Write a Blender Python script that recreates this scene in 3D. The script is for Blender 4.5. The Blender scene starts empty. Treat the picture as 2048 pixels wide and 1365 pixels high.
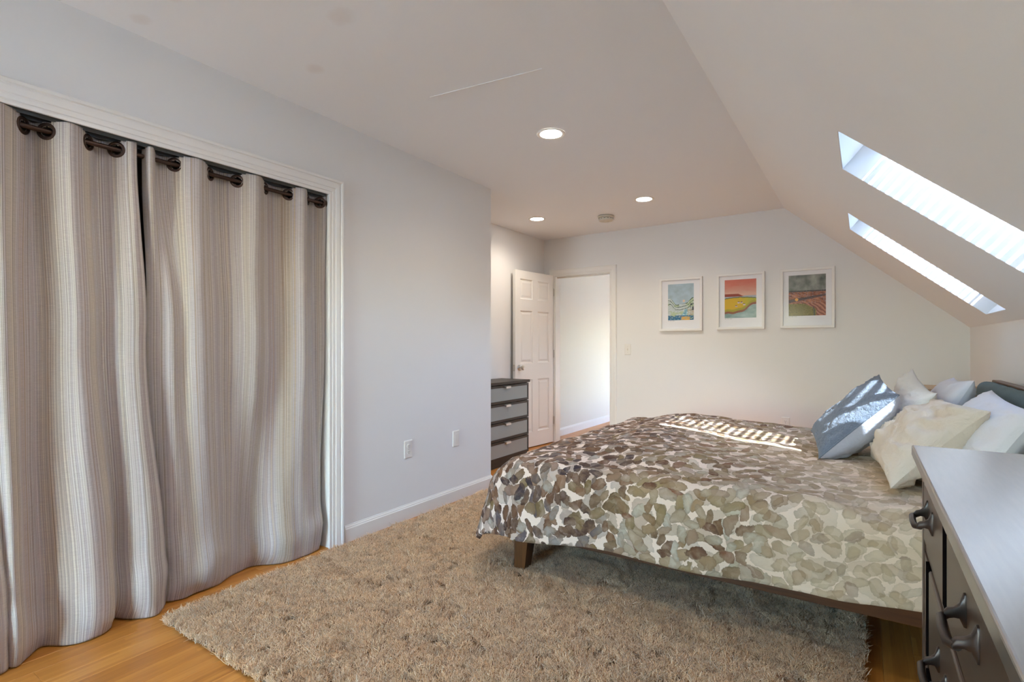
import bpy, bmesh, math, random
from mathutils import Vector, Matrix, noise

random.seed(7)
PI = math.pi
sc = bpy.context.scene
col = sc.collection

# ------------------------------------------------------------------ camera
YAW = math.atan(704 / 1060)
cam = bpy.data.cameras.new('camera')
cam.sensor_width = 36.0
cam.lens = 1060 / 2048 * 36.0
cam.shift_y = 7.5 / 2048
cam.clip_start = 0.02
camo = bpy.data.objects.new('camera', cam)
camo.location = (0, 0, 1.15)
camo.rotation_euler = (PI / 2, 0, YAW)
col.objects.link(camo)
sc.camera = camo

# ------------------------------------------------------------------ exposure, world, sun, window portals
sc.view_settings.view_transform = 'Standard'
sc.view_settings.look = 'None'
sc.view_settings.gamma = 1.0
sc.view_settings.use_curve_mapping = False
sc.view_settings.exposure = 2.88
cy = sc.cycles
cy.max_bounces = 10
cy.diffuse_bounces = 6
cy.glossy_bounces = 4
cy.transmission_bounces = 6
cy.transparent_max_bounces = 12
cy.caustics_reflective = False
cy.caustics_refractive = False
cy.sample_clamp_indirect = 8.0
cy.use_denoising = True

SUN_DIR = Vector((-0.863, 0.67, -1.0)).normalized()      # the way the sunlight travels
w = bpy.data.worlds.new('sky')
sc.world = w
w.use_nodes = True
nt = w.node_tree
nt.nodes.clear()
sky = nt.nodes.new('ShaderNodeTexSky')
sky.sky_type = 'NISHITA'
sky.sun_disc = False
sky.sun_elevation = math.asin(-SUN_DIR.z)
sky.sun_rotation = math.atan2(-SUN_DIR.x, -SUN_DIR.y)
sky.air_density = 1.0
sky.dust_density = 0.8
#SKY
bg = nt.nodes.new('ShaderNodeBackground')
bg.inputs[1].default_value = 1.0
hsv = nt.nodes.new('ShaderNodeHueSaturation')
hsv.inputs['Saturation'].default_value = 1.35
wo = nt.nodes.new('ShaderNodeOutputWorld')
nt.links.new(sky.outputs[0], hsv.inputs['Color'])
# below the horizon an unseen bright ground, added to light the ceiling
tcw = nt.nodes.new('ShaderNodeTexCoord'); spw = nt.nodes.new('ShaderNodeSeparateXYZ')
nt.links.new(tcw.outputs['Generated'], spw.inputs[0])
lt = nt.nodes.new('ShaderNodeMath'); lt.operation = 'LESS_THAN'; lt.inputs[1].default_value = 0.0
nt.links.new(spw.outputs[2], lt.inputs[0])
mxw = nt.nodes.new('ShaderNodeMix'); mxw.data_type = 'RGBA'
nt.links.new(lt.outputs[0], mxw.inputs[0]); nt.links.new(hsv.outputs[0], mxw.inputs[6])
mxw.inputs[7].default_value = (1.65, 1.95, 2.25, 1)
nt.links.new(mxw.outputs[2], bg.inputs[0])
nt.links.new(bg.outputs[0], wo.inputs[0])

sun = bpy.data.lights.new('sun', 'SUN')
sun.energy = 7.5
sun.angle = math.radians(0.53)
sun.color = (0.93, 0.975, 1.0)
suno = bpy.data.objects.new('sun', sun)
suno.rotation_euler = SUN_DIR.to_track_quat('-Z', 'Y').to_euler()
suno.location = (3, -3, 5)
col.objects.link(suno)


def portal(name, loc, normal_in, up, sx, sy):
    l = bpy.data.lights.new(name, 'AREA')
    l.shape = 'RECTANGLE'
    l.size, l.size_y = sx, sy
    l.cycles.is_portal = True
    o = bpy.data.objects.new(name, l)
    z = -Vector(normal_in).normalized()
    y = Vector(up).normalized()
    x = y.cross(z).normalized()
    y = z.cross(x)
    m = Matrix((x, y, z)).transposed().to_4x4()
    m.translation = Vector(loc)
    o.matrix_world = m
    col.objects.link(o)
    return o


# ------------------------------------------------------------------ helpers: tagging
def tag(o, label=None, cat=None, group=None, kind=None):
    if label: o['label'] = label
    if cat: o['category'] = cat
    if group: o['group'] = group
    if kind: o['kind'] = kind
    return o


def empty(name, loc, label=None, cat=None, group=None):
    o = bpy.data.objects.new(name, None)
    o.empty_display_size = 0.05
    o.location = loc
    col.objects.link(o)
    return tag(o, label, cat, group)


def world_origin(o):
    v = Vector((0, 0, 0))
    while o is not None:
        v += Vector(o.location)
        o = o.parent
    return v


class MB:
    """collects verts and faces given in WORLD coordinates"""
    def __init__(s):
        s.v, s.f, s.uv, s.c = [], [], None, None

    def add(s, vs, fs):
        b = len(s.v)
        s.v += [Vector(p) for p in vs]
        s.f += [tuple(i + b for i in f) for f in fs]
        return s

    def box(s, a, b):
        x0, x1 = sorted((a[0], b[0])); y0, y1 = sorted((a[1], b[1])); z0, z1 = sorted((a[2], b[2]))
        vs = [(x0, y0, z0), (x1, y0, z0), (x1, y1, z0), (x0, y1, z0), (x0, y0, z1), (x1, y0, z1), (x1, y1, z1), (x0, y1, z1)]
        fs = [(0, 3, 2, 1), (4, 5, 6, 7), (0, 1, 5, 4), (1, 2, 6, 5), (2, 3, 7, 6), (3, 0, 4, 7)]
        return s.add(vs, fs)

    def obox(s, o, ax, ay, az):
        """box from corner o along three full edge vectors"""
        o, ax, ay, az = map(Vector, (o, ax, ay, az))
        vs = [o, o + ax, o + ax + ay, o + ay, o + az, o + ax + az, o + ax + ay + az, o + ay + az]
        fs = [(0, 3, 2, 1), (4, 5, 6, 7), (0, 1, 5, 4), (1, 2, 6, 5), (2, 3, 7, 6), (3, 0, 4, 7)]
        if ax.cross(ay).dot(az) < 0: fs = [f[::-1] for f in fs]
        return s.add(vs, fs)

    def quad(s, a, b, c, d):
        return s.add([a, b, c, d], [(0, 1, 2, 3)])

    def loft(s, rings, caps=True, closed=False):
        n = len(rings[0]); b = len(s.v)
        for r in rings: s.v += [Vector(p) for p in r]
        m = len(rings)
        for i in range(m if closed else m - 1):
            for j in range(n):
                a0 = b + i * n + j; a1 = b + i * n + (j + 1) % n
                c0 = b + ((i + 1) % m) * n + j; c1 = b + ((i + 1) % m) * n + (j + 1) % n
                s.f.append((a0, a1, c1, c0))
        if caps and not closed:
            s.f.append(tuple(b + j for j in range(n))[::-1])
            s.f.append(tuple(b + (m - 1) * n + j for j in range(n)))
        return s

    def tube(s, path, r, n=12, closed=False, squash=None):
        path = [Vector(p) for p in path]
        rs = r if isinstance(r, (list, tuple)) else [r] * len(path)
        rings = []
        m = len(path)
        ref = Vector((0, 0, 1))
        for i, p in enumerate(path):
            if closed: t = path[(i + 1) % m] - path[i - 1]
            else: t = path[min(i + 1, m - 1)] - path[max(i - 1, 0)]
            t.normalize()
            a = ref - t * ref.dot(t)
            if a.length < 0.05: a = Vector((1, 0, 0)) - t * t.x
            a.normalize(); bb = t.cross(a)
            sq = squash or (1, 1)
            rings.append([p + a * (math.cos(2 * PI * k / n) * rs[i] * sq[0]) + bb * (math.sin(2 * PI * k / n) * rs[i] * sq[1]) for k in range(n)])
        return s.loft(rings, closed=closed)

    def lathe(s, c, axis, prof, n=32, up=(0, 0, 1), cap0=True, cap1=True):
        """prof: list of (radius, distance along axis)"""
        c = Vector(c); ax = Vector(axis).normalized()
        u = Vector(up)
        if abs(u.dot(ax)) > 0.9: u = Vector((1, 0, 0))
        u = (u - ax * u.dot(ax)).normalized(); v = ax.cross(u)
        b = len(s.v)
        for (r, h) in prof:
            for k in range(n):
                a = 2 * PI * k / n
                s.v.append(c + ax * h + (u * math.cos(a) + v * math.sin(a)) * r)
        for i in range(len(prof) - 1):
            for k in range(n):
                s.f.append((b + i * n + k, b + i * n + (k + 1) % n, b + (i + 1) * n + (k + 1) % n, b + (i + 1) * n + k))
        if cap0: s.f.append(tuple(b + k for k in range(n))[::-1])
        if cap1: s.f.append(tuple(b + (len(prof) - 1) * n + k for k in range(n)))
        return s

    def build(s, name, mat, parent=None, origin=None, smooth=False, bevel=0, seg=2, angle=35):
        if parent is not None: o0 = world_origin(parent)
        else: o0 = Vector(origin) if origin is not None else Vector((0, 0, 0))
        me = bpy.data.meshes.new(name)
        me.from_pydata([tuple(p - o0) for p in s.v], [], s.f)
        me.validate()
        ob = bpy.data.objects.new(name, me)
        if s.uv:
            ul = me.uv_layers.new(name='UVMap')
            li = me.loops
            vals = [0.0] * (2 * len(li))
            for k, l in enumerate(li):
                vals[2 * k], vals[2 * k + 1] = s.uv[l.vertex_index]
            ul.data.foreach_set('uv', vals)
        if s.c:
            ca = me.color_attributes.new('paint', 'FLOAT_COLOR', 'POINT')
            ca.data.foreach_set('color', [x for c in s.c for x in c])
        bm = bmesh.new(); bm.from_mesh(me)
        bmesh.ops.recalc_face_normals(bm, faces=bm.faces)
        bm.to_mesh(me); bm.free()
        if mat is not None: me.materials.append(mat)
        col.objects.link(ob)
        if parent is not None: ob.parent = parent
        else: ob.location = o0
        if smooth:
            me.polygons.foreach_set('use_smooth', [True] * len(me.polygons))
            try: me.set_sharp_from_angle(angle=math.radians(angle))
            except Exception: pass
        if bevel:
            md = ob.modifiers.new('bevel', 'BEVEL')
            md.width = bevel; md.segments = seg; md.limit_method = 'ANGLE'; md.angle_limit = math.radians(40)
            md.harden_normals = False
        me.update()
        return ob


def spline(pts, n):
    """Catmull-Rom through pts (tuples), n samples"""
    pts = [Vector(p) for p in pts]
    m = len(pts) - 1
    out = []
    for i in range(n):
        t = i / (n - 1) * m
        k = min(int(t), m - 1); f = t - k
        p0 = pts[max(k - 1, 0)]; p1 = pts[k]; p2 = pts[k + 1]; p3 = pts[min(k + 2, m)]
        out.append(0.5 * ((2 * p1) + (p2 - p0) * f + (2 * p0 - 5 * p1 + 4 * p2 - p3) * f * f + (3 * p1 - p0 - 3 * p2 + p3) * f ** 3))
    return out


def sm(a, b, x):
    t = min(1, max(0, (x - a) / (b - a)))
    return t * t * (3 - 2 * t)


def fbm(x, y, z, o=4):
    return noise.fractal(Vector((x, y, z)), 1.0, 2.0, o)


# ------------------------------------------------------------------ helpers: materials
class Mat:
    def __init__(s, name, base=(0.8, 0.8, 0.8), rough=0.6, metal=0.0, spec=0.5):
        s.m = bpy.data.materials.new(name)
        s.m.use_nodes = True
        s.nt = s.m.node_tree
        s.b = s.nt.nodes['Principled BSDF']
        s.b.inputs['Base Color'].default_value = (*base, 1)
        s.b.inputs['Roughness'].default_value = rough
        s.b.inputs['Metallic'].default_value = metal
        s.b.inputs['Specular IOR Level'].default_value = spec

    def n(s, t, **k):
        nd = s.nt.nodes.new(t)
        for a, v in k.items():
            if a.startswith('i_'):
                key = a[2:].replace('_', ' ')
                nd.inputs[int(key) if key.isdigit() else key].default_value = v
            else: setattr(nd, a, v)
        return nd

    def l(s, a, b): s.nt.links.new(a, b)

    def ramp(s, fac, stops, interp='LINEAR'):
        r = s.n('ShaderNodeValToRGB')
        r.color_ramp.interpolation = interp
        e = r.color_ramp.elements
        while len(e) < len(stops): e.new(0.5)
        for el, (p, c) in zip(e, stops):
            el.position = p; el.color = (*c, 1) if len(c) == 3 else c
        s.l(fac, r.inputs[0])
        return r

    def math(s, op, a, b=None, clamp=False):
        m = s.n('ShaderNodeMath', operation=op, use_clamp=clamp)
        for i, v in enumerate((a, b)):
            if v is None: continue
            if isinstance(v, (int, float)): m.inputs[i].default_value = v
            else: s.l(v, m.inputs[i])
        return m.outputs[0]

    def mix(s, fac, a, b, blend='MIX'):
        m = s.n('ShaderNodeMix', data_type='RGBA', blend_type=blend)
        for key, v in ((0, fac), (6, a), (7, b)):
            if isinstance(v, (int, float)): m.inputs[key].default_value = v
            elif isinstance(v, tuple): m.inputs[key].default_value = (*v, 1)
            else: s.l(v, m.inputs[key])
        return m.outputs[2]

    def coords(s, kind='Object', scale=(1, 1, 1), rot=(0, 0, 0), loc=None):
        tc = s.n('ShaderNodeTexCoord')
        mp = s.n('ShaderNodeMapping')
        mp.inputs['Scale'].default_value = scale
        mp.inputs['Rotation'].default_value = rot
        if loc: mp.inputs['Location'].default_value = loc
        s.l(tc.outputs[kind], mp.inputs[0])
        return mp.outputs[0]

    def noise(s, vec, scale, detail=4, rough=0.55, dim='3D'):
        n = s.n('ShaderNodeTexNoise', noise_dimensions=dim)
        n.inputs['Scale'].default_value = scale
        n.inputs['Detail'].default_value = detail
        n.inputs['Roughness'].default_value = rough
        s.l(vec, n.inputs['W' if dim == '1D' else 'Vector'])
        return n.outputs[0]

    def bump(s, h, strength=0.3, dist=0.01):
        b = s.n('ShaderNodeBump')
        b.inputs['Strength'].default_value = strength
        b.inputs['Distance'].default_value = dist
        s.l(h, b.inputs['Height'])
        s.l(b.outputs[0], s.b.inputs['Normal'])
        return b

    def color(s, sock): s.l(sock, s.b.inputs['Base Color'])


def paint(name, c, rough=0.6, bs=0.08, spec=0.3):
    m = Mat(name, c, rough, spec=spec)
    v = m.coords('Object')
    nz = m.noise(v, 260, 3)
    m.bump(nz, bs, 0.002)
    big = m.noise(v, 1.3, 2)
    m.color(m.mix(big, tuple(x * 0.985 for x in c), tuple(min(1, x * 1.01) for x in c)))
    return m.m


M = {}
M['wall'] = paint('wall_paint', (0.79, 0.785, 0.775))
M['slope'] = paint('slope_paint', (0.86, 0.86, 0.86))
M['hall'] = paint('hall_paint', (0.74, 0.71, 0.64))
M['trim'] = paint('trim_paint', (0.83, 0.82, 0.79), 0.32, 0.02, 0.5)
M['door'] = paint('door_paint', (0.80, 0.785, 0.75), 0.35, 0.02, 0.5)
M['well'] = paint('skylight_well_paint', (0.74, 0.745, 0.75), 0.5)
M['dark_inside'] = paint('closet_shade_tone', (0.30, 0.29, 0.26), 0.8)  # the closet's shade is put into a darker wall colour
M['plastic'] = Mat('white_plastic', (0.78, 0.76, 0.72), 0.3).m
M['plastic_slot'] = Mat('dark_slot', (0.03, 0.03, 0.03), 0.5).m
M['cream_plastic'] = Mat('aged_plastic', (0.62, 0.57, 0.47), 0.4).m

# ceiling with four faint water stains
m = Mat('ceiling_paint', (0.86, 0.87, 0.89), 0.75, spec=0.2)
v = m.coords('Object')
base = m.n('ShaderNodeRGB'); base.outputs[0].default_value = (0.86, 0.87, 0.89, 1)
cur = base.outputs[0]
dist_n = m.noise(v, 9, 3)
for (sx, sy, r) in ((-1.696, 1.352, 0.07), (-2.112, 1.536, 0.06), (-2.377, 0.934, 0.05), (-2.122, 0.94, 0.04)):
    dv = m.n('ShaderNodeVectorMath', operation='SUBTRACT'); m.l(v, dv.inputs[0]); dv.inputs[1].default_value = (sx, sy, 2.42)
    sc2 = m.n('ShaderNodeVectorMath', operation='MULTIPLY'); m.l(dv.outputs[0], sc2.inputs[0]); sc2.inputs[1].default_value = (1.0, 1.2, 0.0)
    ln = m.n('ShaderNodeVectorMath', operation='LENGTH'); m.l(sc2.outputs[0], ln.inputs[0])
    d = m.math('ADD', m.math('DIVIDE', ln.outputs['Value'], r), m.math('MULTIPLY', m.math('SUBTRACT', dist_n, 0.5), 1.1))
    rp = m.ramp(d, [(0.0, (0.5, 0.5, 0.5)), (0.55, (0.35, 0.35, 0.35)), (1.0, (0, 0, 0))])
    f = m.math('MULTIPLY', rp.outputs[0], 0.42)
    cur = m.mix(f, cur, (0.62, 0.47, 0.36))
m.color(cur)
m.bump(m.noise(v, 120, 4, 0.6), 0.12, 0.003)
M['ceiling'] = m.m

# bamboo planks
m = Mat('bamboo_floor', rough=0.33, spec=0.5)
oi = m.n('ShaderNodeObjectInfo')
v = m.coords('Object')
off = m.n('ShaderNodeVectorMath', operation='ADD'); m.l(v, off.inputs[0])
cx = m.n('ShaderNodeCombineXYZ'); rr = m.math('MULTIPLY', oi.outputs['Random'], 37.0)
m.l(rr, cx.inputs[0]); m.l(rr, cx.inputs[1]); m.l(cx.outputs[0], off.inputs[1])
sp = m.n('ShaderNodeSeparateXYZ'); m.l(off.outputs[0], sp.inputs[0])
stripi = m.math('FLOOR', m.math('MULTIPLY', sp.outputs[0], 62.0))
wn = m.n('ShaderNodeTexWhiteNoise', noise_dimensions='2D')
seg_ = m.math('FLOOR', m.math('MULTIPLY', m.math('ADD', sp.outputs[1], m.math('MULTIPLY', stripi, 0.37)), 0.9))
c2 = m.n('ShaderNodeCombineXYZ'); m.l(stripi, c2.inputs[0]); m.l(seg_, c2.inputs[1]); m.l(c2.outputs[0], wn.inputs[0])
mp = m.n('ShaderNodeMapping'); mp.inputs['Scale'].default_value = (170, 5, 1); m.l(off.outputs[0], mp.inputs[0])
gr = m.noise(mp.outputs[0], 1.0, 4, 0.6)
mp2 = m.n('ShaderNodeMapping'); mp2.inputs['Scale'].default_value = (60, 7, 1); m.l(off.outputs[0], mp2.inputs[0])
blot = m.noise(mp2.outputs[0], 1.0, 3, 0.5)
tone = m.math('ADD', m.math('MULTIPLY', wn.outputs[0], 0.30), m.math('ADD', m.math('MULTIPLY', gr, 0.35), m.math('ADD', m.math('MULTIPLY', oi.outputs['Random'], 0.22), m.math('MULTIPLY', blot, 0.3))))
rp = m.ramp(tone, [(0.15, (0.36, 0.125, 0.020)), (0.5, (0.54, 0.215, 0.038)), (0.72, (0.64, 0.28, 0.058)), (0.95, (0.72, 0.35, 0.09))])
m.color(rp.outputs[0])
m.bump(gr, 0.05, 0.001)
M['bamboo'] = m.m

# dark wood
def wood(name, c0, c1, rough, axis='X', scale=1.0, spec=0.5):
    m = Mat(name, c0, rough, spec=spec)
    s = {'X': (2.5, 45, 45), 'Y': (45, 2.5, 45), 'Z': (45, 45, 2.5)}[axis]
    v = m.coords('Object', tuple(k * scale for k in s))
    g = m.noise(v, 1.0, 5, 0.6)
    rp = m.ramp(g, [(0.3, c0), (0.7, c1)])
    m.color(rp.outputs[0])
    m.bump(g, 0.08, 0.001)
    return m.m


M['bed_wood'] = wood('stained_wood', (0.05, 0.015, 0.004), (0.115, 0.038, 0.010), 0.4)
M['bed_wood_v'] = wood('stained_wood_upright', (0.06, 0.020, 0.004), (0.135, 0.048, 0.010), 0.4, 'Z')
M['espresso'] = wood('espresso_wood', (0.040, 0.021, 0.012), (0.060, 0.033, 0.020), 0.30, 'Y', 0.6)
M['dresser_black'] = wood('black_brown_wood', (0.022, 0.016, 0.012), (0.035, 0.026, 0.020), 0.45, 'Y')
M['tan_wood'] = wood('tan_woven', (0.38, 0.24, 0.12), (0.52, 0.36, 0.20), 0.6, 'Y', 2.0)

m = Mat('espresso_top', (0.05, 0.035, 0.028), 0.2, spec=0.9)
v = m.coords('Object', (160, 14, 1))
g = m.noise(v, 1.0, 4, 0.6)
v2 = m.coords('Object')
g2 = m.noise(v2, 420, 3, 0.7)
m.color(m.ramp(g, [(0.3, (0.035, 0.024, 0.019)), (0.7, (0.065, 0.047, 0.038))]).outputs[0])
m.b.inputs['Coat Weight'].default_value = 1.0
m.b.inputs['Coat Roughness'].default_value = 0.24
m.b.inputs['Coat IOR'].default_value = 3.6
m.b.inputs['Roughness'].default_value = 0.3
M['espresso_top'] = m.m

M['bronze'] = Mat('dark_bronze', (0.075, 0.045, 0.035), 0.38, 0.75).m
M['iron'] = Mat('aged_iron', (0.055, 0.042, 0.036), 0.36, 0.7).m
M['nickel'] = Mat('satin_nickel', (0.55, 0.52, 0.47), 0.28, 1.0).m
M['white_metal'] = Mat('pale_metal', (0.72, 0.70, 0.66), 0.35, 0.3).m
M['black'] = Mat('painted_gap_shade', (0.006, 0.005, 0.005), 0.9, spec=0.0).m  # black colour in place of shade around the dresser drawers

m = Mat('frosted_glass', (0.30, 0.335, 0.33), 0.22, spec=0.6)
m.bump(m.noise(m.coords('Object'), 60, 2), 0.01, 0.001)
M['frosted'] = m.m

# thin window glass
m = Mat('window_glass', (1, 1, 1), 0.0)
tr = m.n('ShaderNodeBsdfTransparent'); tr.inputs[0].default_value = (0.96, 0.98, 0.97, 1)
gl = m.n('ShaderNodeBsdfGlossy'); gl.inputs['Roughness'].default_value = 0.02
mx = m.n('ShaderNodeMixShader'); fr = m.n('ShaderNodeFresnel'); fr.inputs[0].default_value = 1.45
m.l(fr.outputs[0], mx.inputs[0]); m.l(tr.outputs[0], mx.inputs[1]); m.l(gl.outputs[0], mx.inputs[2])
m.l(mx.outputs[0], m.nt.nodes['Material Output'].inputs[0])
M['glass'] = m.m
m = Mat('low_reflection_glazing', (1, 1, 1), 0.0)
tr = m.n('ShaderNodeBsdfTransparent'); tr.inputs[0].default_value = (1, 1, 1, 1)
gl = m.n('ShaderNodeBsdfGlossy'); gl.inputs['Roughness'].default_value = 0.15
mx = m.n('ShaderNodeMixShader'); mx.inputs[0].default_value = 0.004
m.l(tr.outputs[0], mx.inputs[1]); m.l(gl.outputs[0], mx.inputs[2])
m.l(mx.outputs[0], m.nt.nodes['Material Output'].inputs[0])
M['art_glass'] = m.m
m = Mat('tinted_roof_glass', (1, 1, 1), 0.0)
tr = m.n('ShaderNodeBsdfTransparent'); tr.inputs[0].default_value = (0.60, 0.64, 0.67, 1)
gl = m.n('ShaderNodeBsdfGlossy'); gl.inputs['Roughness'].default_value = 0.02
mx = m.n('ShaderNodeMixShader'); fr = m.n('ShaderNodeFresnel'); fr.inputs[0].default_value = 1.45
m.l(fr.outputs[0], mx.inputs[0]); m.l(tr.outputs[0], mx.inputs[1]); m.l(gl.outputs[0], mx.inputs[2])
m.l(mx.outputs[0], m.nt.nodes['Material Output'].inputs[0])
M['roof_glass'] = m.m


def emit(name, c, s):
    m = Mat(name, c, 0.5)
    m.b.inputs['Emission Color'].default_value = (*c, 1)
    m.b.inputs['Emission Strength'].default_value = s
    return m.m


M['lens'] = emit('lamp_lens', (1.0, 0.93, 0.84), 6.0)

# ------------------------------------------------------------------ room shell
H = 2.42
XL, XA, XK = -2.51, -3.19, 0.70           # left wall, alcove wall, knee wall
YC, YB, YN = 3.47, 5.50, -2.60            # corner, back wall, wall behind the camera
CX, KZ = -0.618, 1.285                    # crease of the sloped ceiling, knee wall height
OY0, OY1, OZ = -0.55, 1.935, 2.018        # closet opening
DX0, DX1, DZ = -3.05, -2.336, 1.966       # doorway


def struct(mb, name, mat, **k):
    return tag(mb.build(name, mat, **k), kind='structure')


def ceil_z(y):                             # the flat ceiling sags a little towards the back
    return 2.445 - 0.046 * min(1, max(0, (y - 0.7) / 2.76))


# floor: slab + planks
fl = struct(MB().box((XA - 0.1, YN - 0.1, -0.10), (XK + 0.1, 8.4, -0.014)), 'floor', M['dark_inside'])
PW = 0.0955
pm = {}
def plank(x, y0, y1):
    L = round(y1 - y0, 3)
    if L < 0.05: return
    if L not in pm:
        mb = MB().box((0, 0, -0.0139), (PW - 0.0006, L - 0.0008, 0.0))
        o = mb.build('plank', M['bamboo'], fl)
        md = o.modifiers.new('bevel', 'BEVEL'); md.width = 0.0007; md.segments = 1
        pm[L] = o
        o.location = (x, y0, 0)
    else:
        o = pm[L].copy(); col.objects.link(o); o.parent = fl; o.location = (x, y0, 0)


rnd = random.Random(3)
ncol = int((XK - XA) / PW) + 1
for i in range(ncol):
    x = XA - 0.0 + i * PW
    ph = rnd.choice([0.0, 0.46, 0.92, 1.38])
    y_end = 8.3 if x < -1.95 else YB
    y = YN - ph
    while y < y_end:
        a, b = max(y, YN), min(y + 1.84, y_end)
        if x + PW > XK + 0.05: break
        plank(x, a, b)
        y += 1.84

# left wall with closet opening
mb = MB()
T = 0.09
def wallx(mb, x, thick, pts):
    """panel in a plane X=x, pts are (y,z), extruded to x-thick"""
    n = len(pts)
    vs = [(x, y, z) for y, z in pts] + [(x - thick, y, z) for y, z in pts]
    fs = [tuple(range(n)), tuple(range(n, 2 * n))[::-1]] + [(i, (i + 1) % n, n + (i + 1) % n, n + i) for i in range(n)]
    mb.add(vs, fs)


def wally(mb, y, thick, pts):
    n = len(pts)
    vs = [(x, y, z) for x, z in pts] + [(x, y + thick, z) for x, z in pts]
    fs = [tuple(range(n)), tuple(range(n, 2 * n))[::-1]] + [(i, (i + 1) % n, n + (i + 1) % n, n + i) for i in range(n)]
    mb.add(vs, fs)


HT = 2.52
wallx(mb, XL, T, [(YN, 0), (OY0, 0), (OY0, HT), (YN, HT)])
wallx(mb, XL, T, [(OY0, OZ), (OY1, OZ), (OY1, HT), (OY0, HT)])
wallx(mb, XL, T, [(OY1, 0), (YC, 0), (YC, HT), (OY1, HT)])
struct(mb, 'wall_left', M['wall'])
# wall between closet and alcove, alcove wall
struct(MB().box((XA - 0.1, YC - 0.1, 0), (XL - T, YC, HT)), 'wall_alcove_side', M['wall'])
struct(MB().box((XA - 0.1, YC, 0), (XA, 5.6, HT)), 'wall_alcove', M['wall'])
# closet interior
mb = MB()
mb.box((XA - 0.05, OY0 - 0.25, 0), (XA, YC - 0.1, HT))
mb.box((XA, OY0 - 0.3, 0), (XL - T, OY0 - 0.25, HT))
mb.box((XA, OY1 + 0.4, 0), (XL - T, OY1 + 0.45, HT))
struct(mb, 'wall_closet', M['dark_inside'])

# back wall with doorway and gable under the slope
mb = MB()
wally(mb, YB, 0.11, [(XA - 0.1, 0), (DX0, 0), (DX0, HT), (XA - 0.1, HT)])
wally(mb, YB, 0.11, [(DX0, DZ), (DX1, DZ), (DX1, HT), (DX0, HT)])
wally(mb, YB, 0.11, [(DX1, 0), (XK + 0.1, 0), (XK + 0.1, 1.6), (CX, HT + 0.1), (DX1, HT + 0.1)])
struct(mb, 'wall_back', M['wall'])

# knee wall on the right
struct(MB().box((XK, YN, 0), (XK + 0.1, YB + 0.1, KZ + 0.02)), 'wall_right', M['wall'])

# near wall (behind the camera) with an unseen window, added for its daylight
NW = (-2.30, -1.15, 0.15, 2.05)
mb = MB()
wally(mb, YN, -0.12, [(XL - 0.1, 0), (NW[0], 0), (NW[0], HT), (XL - 0.1, HT)])
wally(mb, YN, -0.12, [(NW[0], 0), (NW[1], 0), (NW[1], NW[2]), (NW[0], NW[2])])
wally(mb, YN, -0.12, [(NW[0], NW[3]), (NW[1], NW[3]), (NW[1], HT), (NW[0], HT)])
wally(mb, YN, -0.12, [(NW[1], 0), (XK + 0.1, 0), (XK + 0.1, 1.6), (CX + 0.4, HT), (NW[1], HT)])
struct(mb, 'wall_near', M['wall'])
portal('window_portal', ((NW[0] + NW[1]) / 2, YN - 0.14, (NW[2] + NW[3]) / 2), (0, 1, 0), (0, 0, 1), NW[1] - NW[0], NW[3] - NW[2])
wn_ = struct(MB().box((NW[0], YN - 0.09, NW[2]), (NW[0] + 0.05, YN - 0.04, NW[3])).box((NW[1] - 0.05, YN - 0.09, NW[2]), (NW[1], YN - 0.04, NW[3]))
             .box((NW[0], YN - 0.09, NW[2]), (NW[1], YN - 0.04, NW[2] + 0.05)).box((NW[0], YN - 0.09, NW[3] - 0.05), (NW[1], YN - 0.04, NW[3]))
             .box((NW[0], YN - 0.09, 1.38), (NW[1], YN - 0.04, 1.42)), 'window_5', M['trim'])
MB().box((NW[0] + 0.05, YN - 0.068, NW[2] + 0.05), (NW[1] - 0.05, YN - 0.064, NW[3] - 0.05)).build('pane', M['glass'], wn_)

struct(MB().box((XL - 1.0, YN - 1.75, 2.35), (XK + 2.2, YN - 0.12, 2.42)), 'sun_blocker', M['trim'])  # unseen slab added to keep direct sun out of the near window

# flat ceiling (two strips along Y so that the gentle fall reads)
mb = MB()
ys = [YN - 0.1, 0.7, 1.6, 2.5, YC, YB + 0.1]
LIGHTS = [(-1.566, 2.781), (-1.589, 4.46), (-2.713, 4.535), (-1.56, 1.08)]  # last lamp is out of view, added to warm the rug and curtains
bm_cuts = []
for a, b in zip(ys[:-1], ys[1:]):
    za, zb = ceil_z(a), ceil_z(b)
    zb2 = 2.42 if b > 3 else zb
    za2 = 2.42 if a > 3 else za
    xs = XA - 0.1
    mb.add([(xs, a, za), (CX, a, H), (CX, b, H), (xs, b, zb), (xs, a, za + 0.05), (CX, a, H + 0.05), (CX, b, H + 0.05), (xs, b, zb + 0.05)],
           [(0, 3, 2, 1), (4, 5, 6, 7), (0, 1, 5, 4), (2, 3, 7, 6)])
ceil = struct(mb, 'ceiling', M['ceiling'])
# a plaster joint that shows as a faint ridge
MB().obox((-1.853, 2.028, 2.4205), Vector((0.62, 0.075, 0)), Vector((-0.0003, 0.0025, 0)), (0, 0, -0.0026)).build('plaster_joint', M['ceiling'], ceil)

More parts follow.
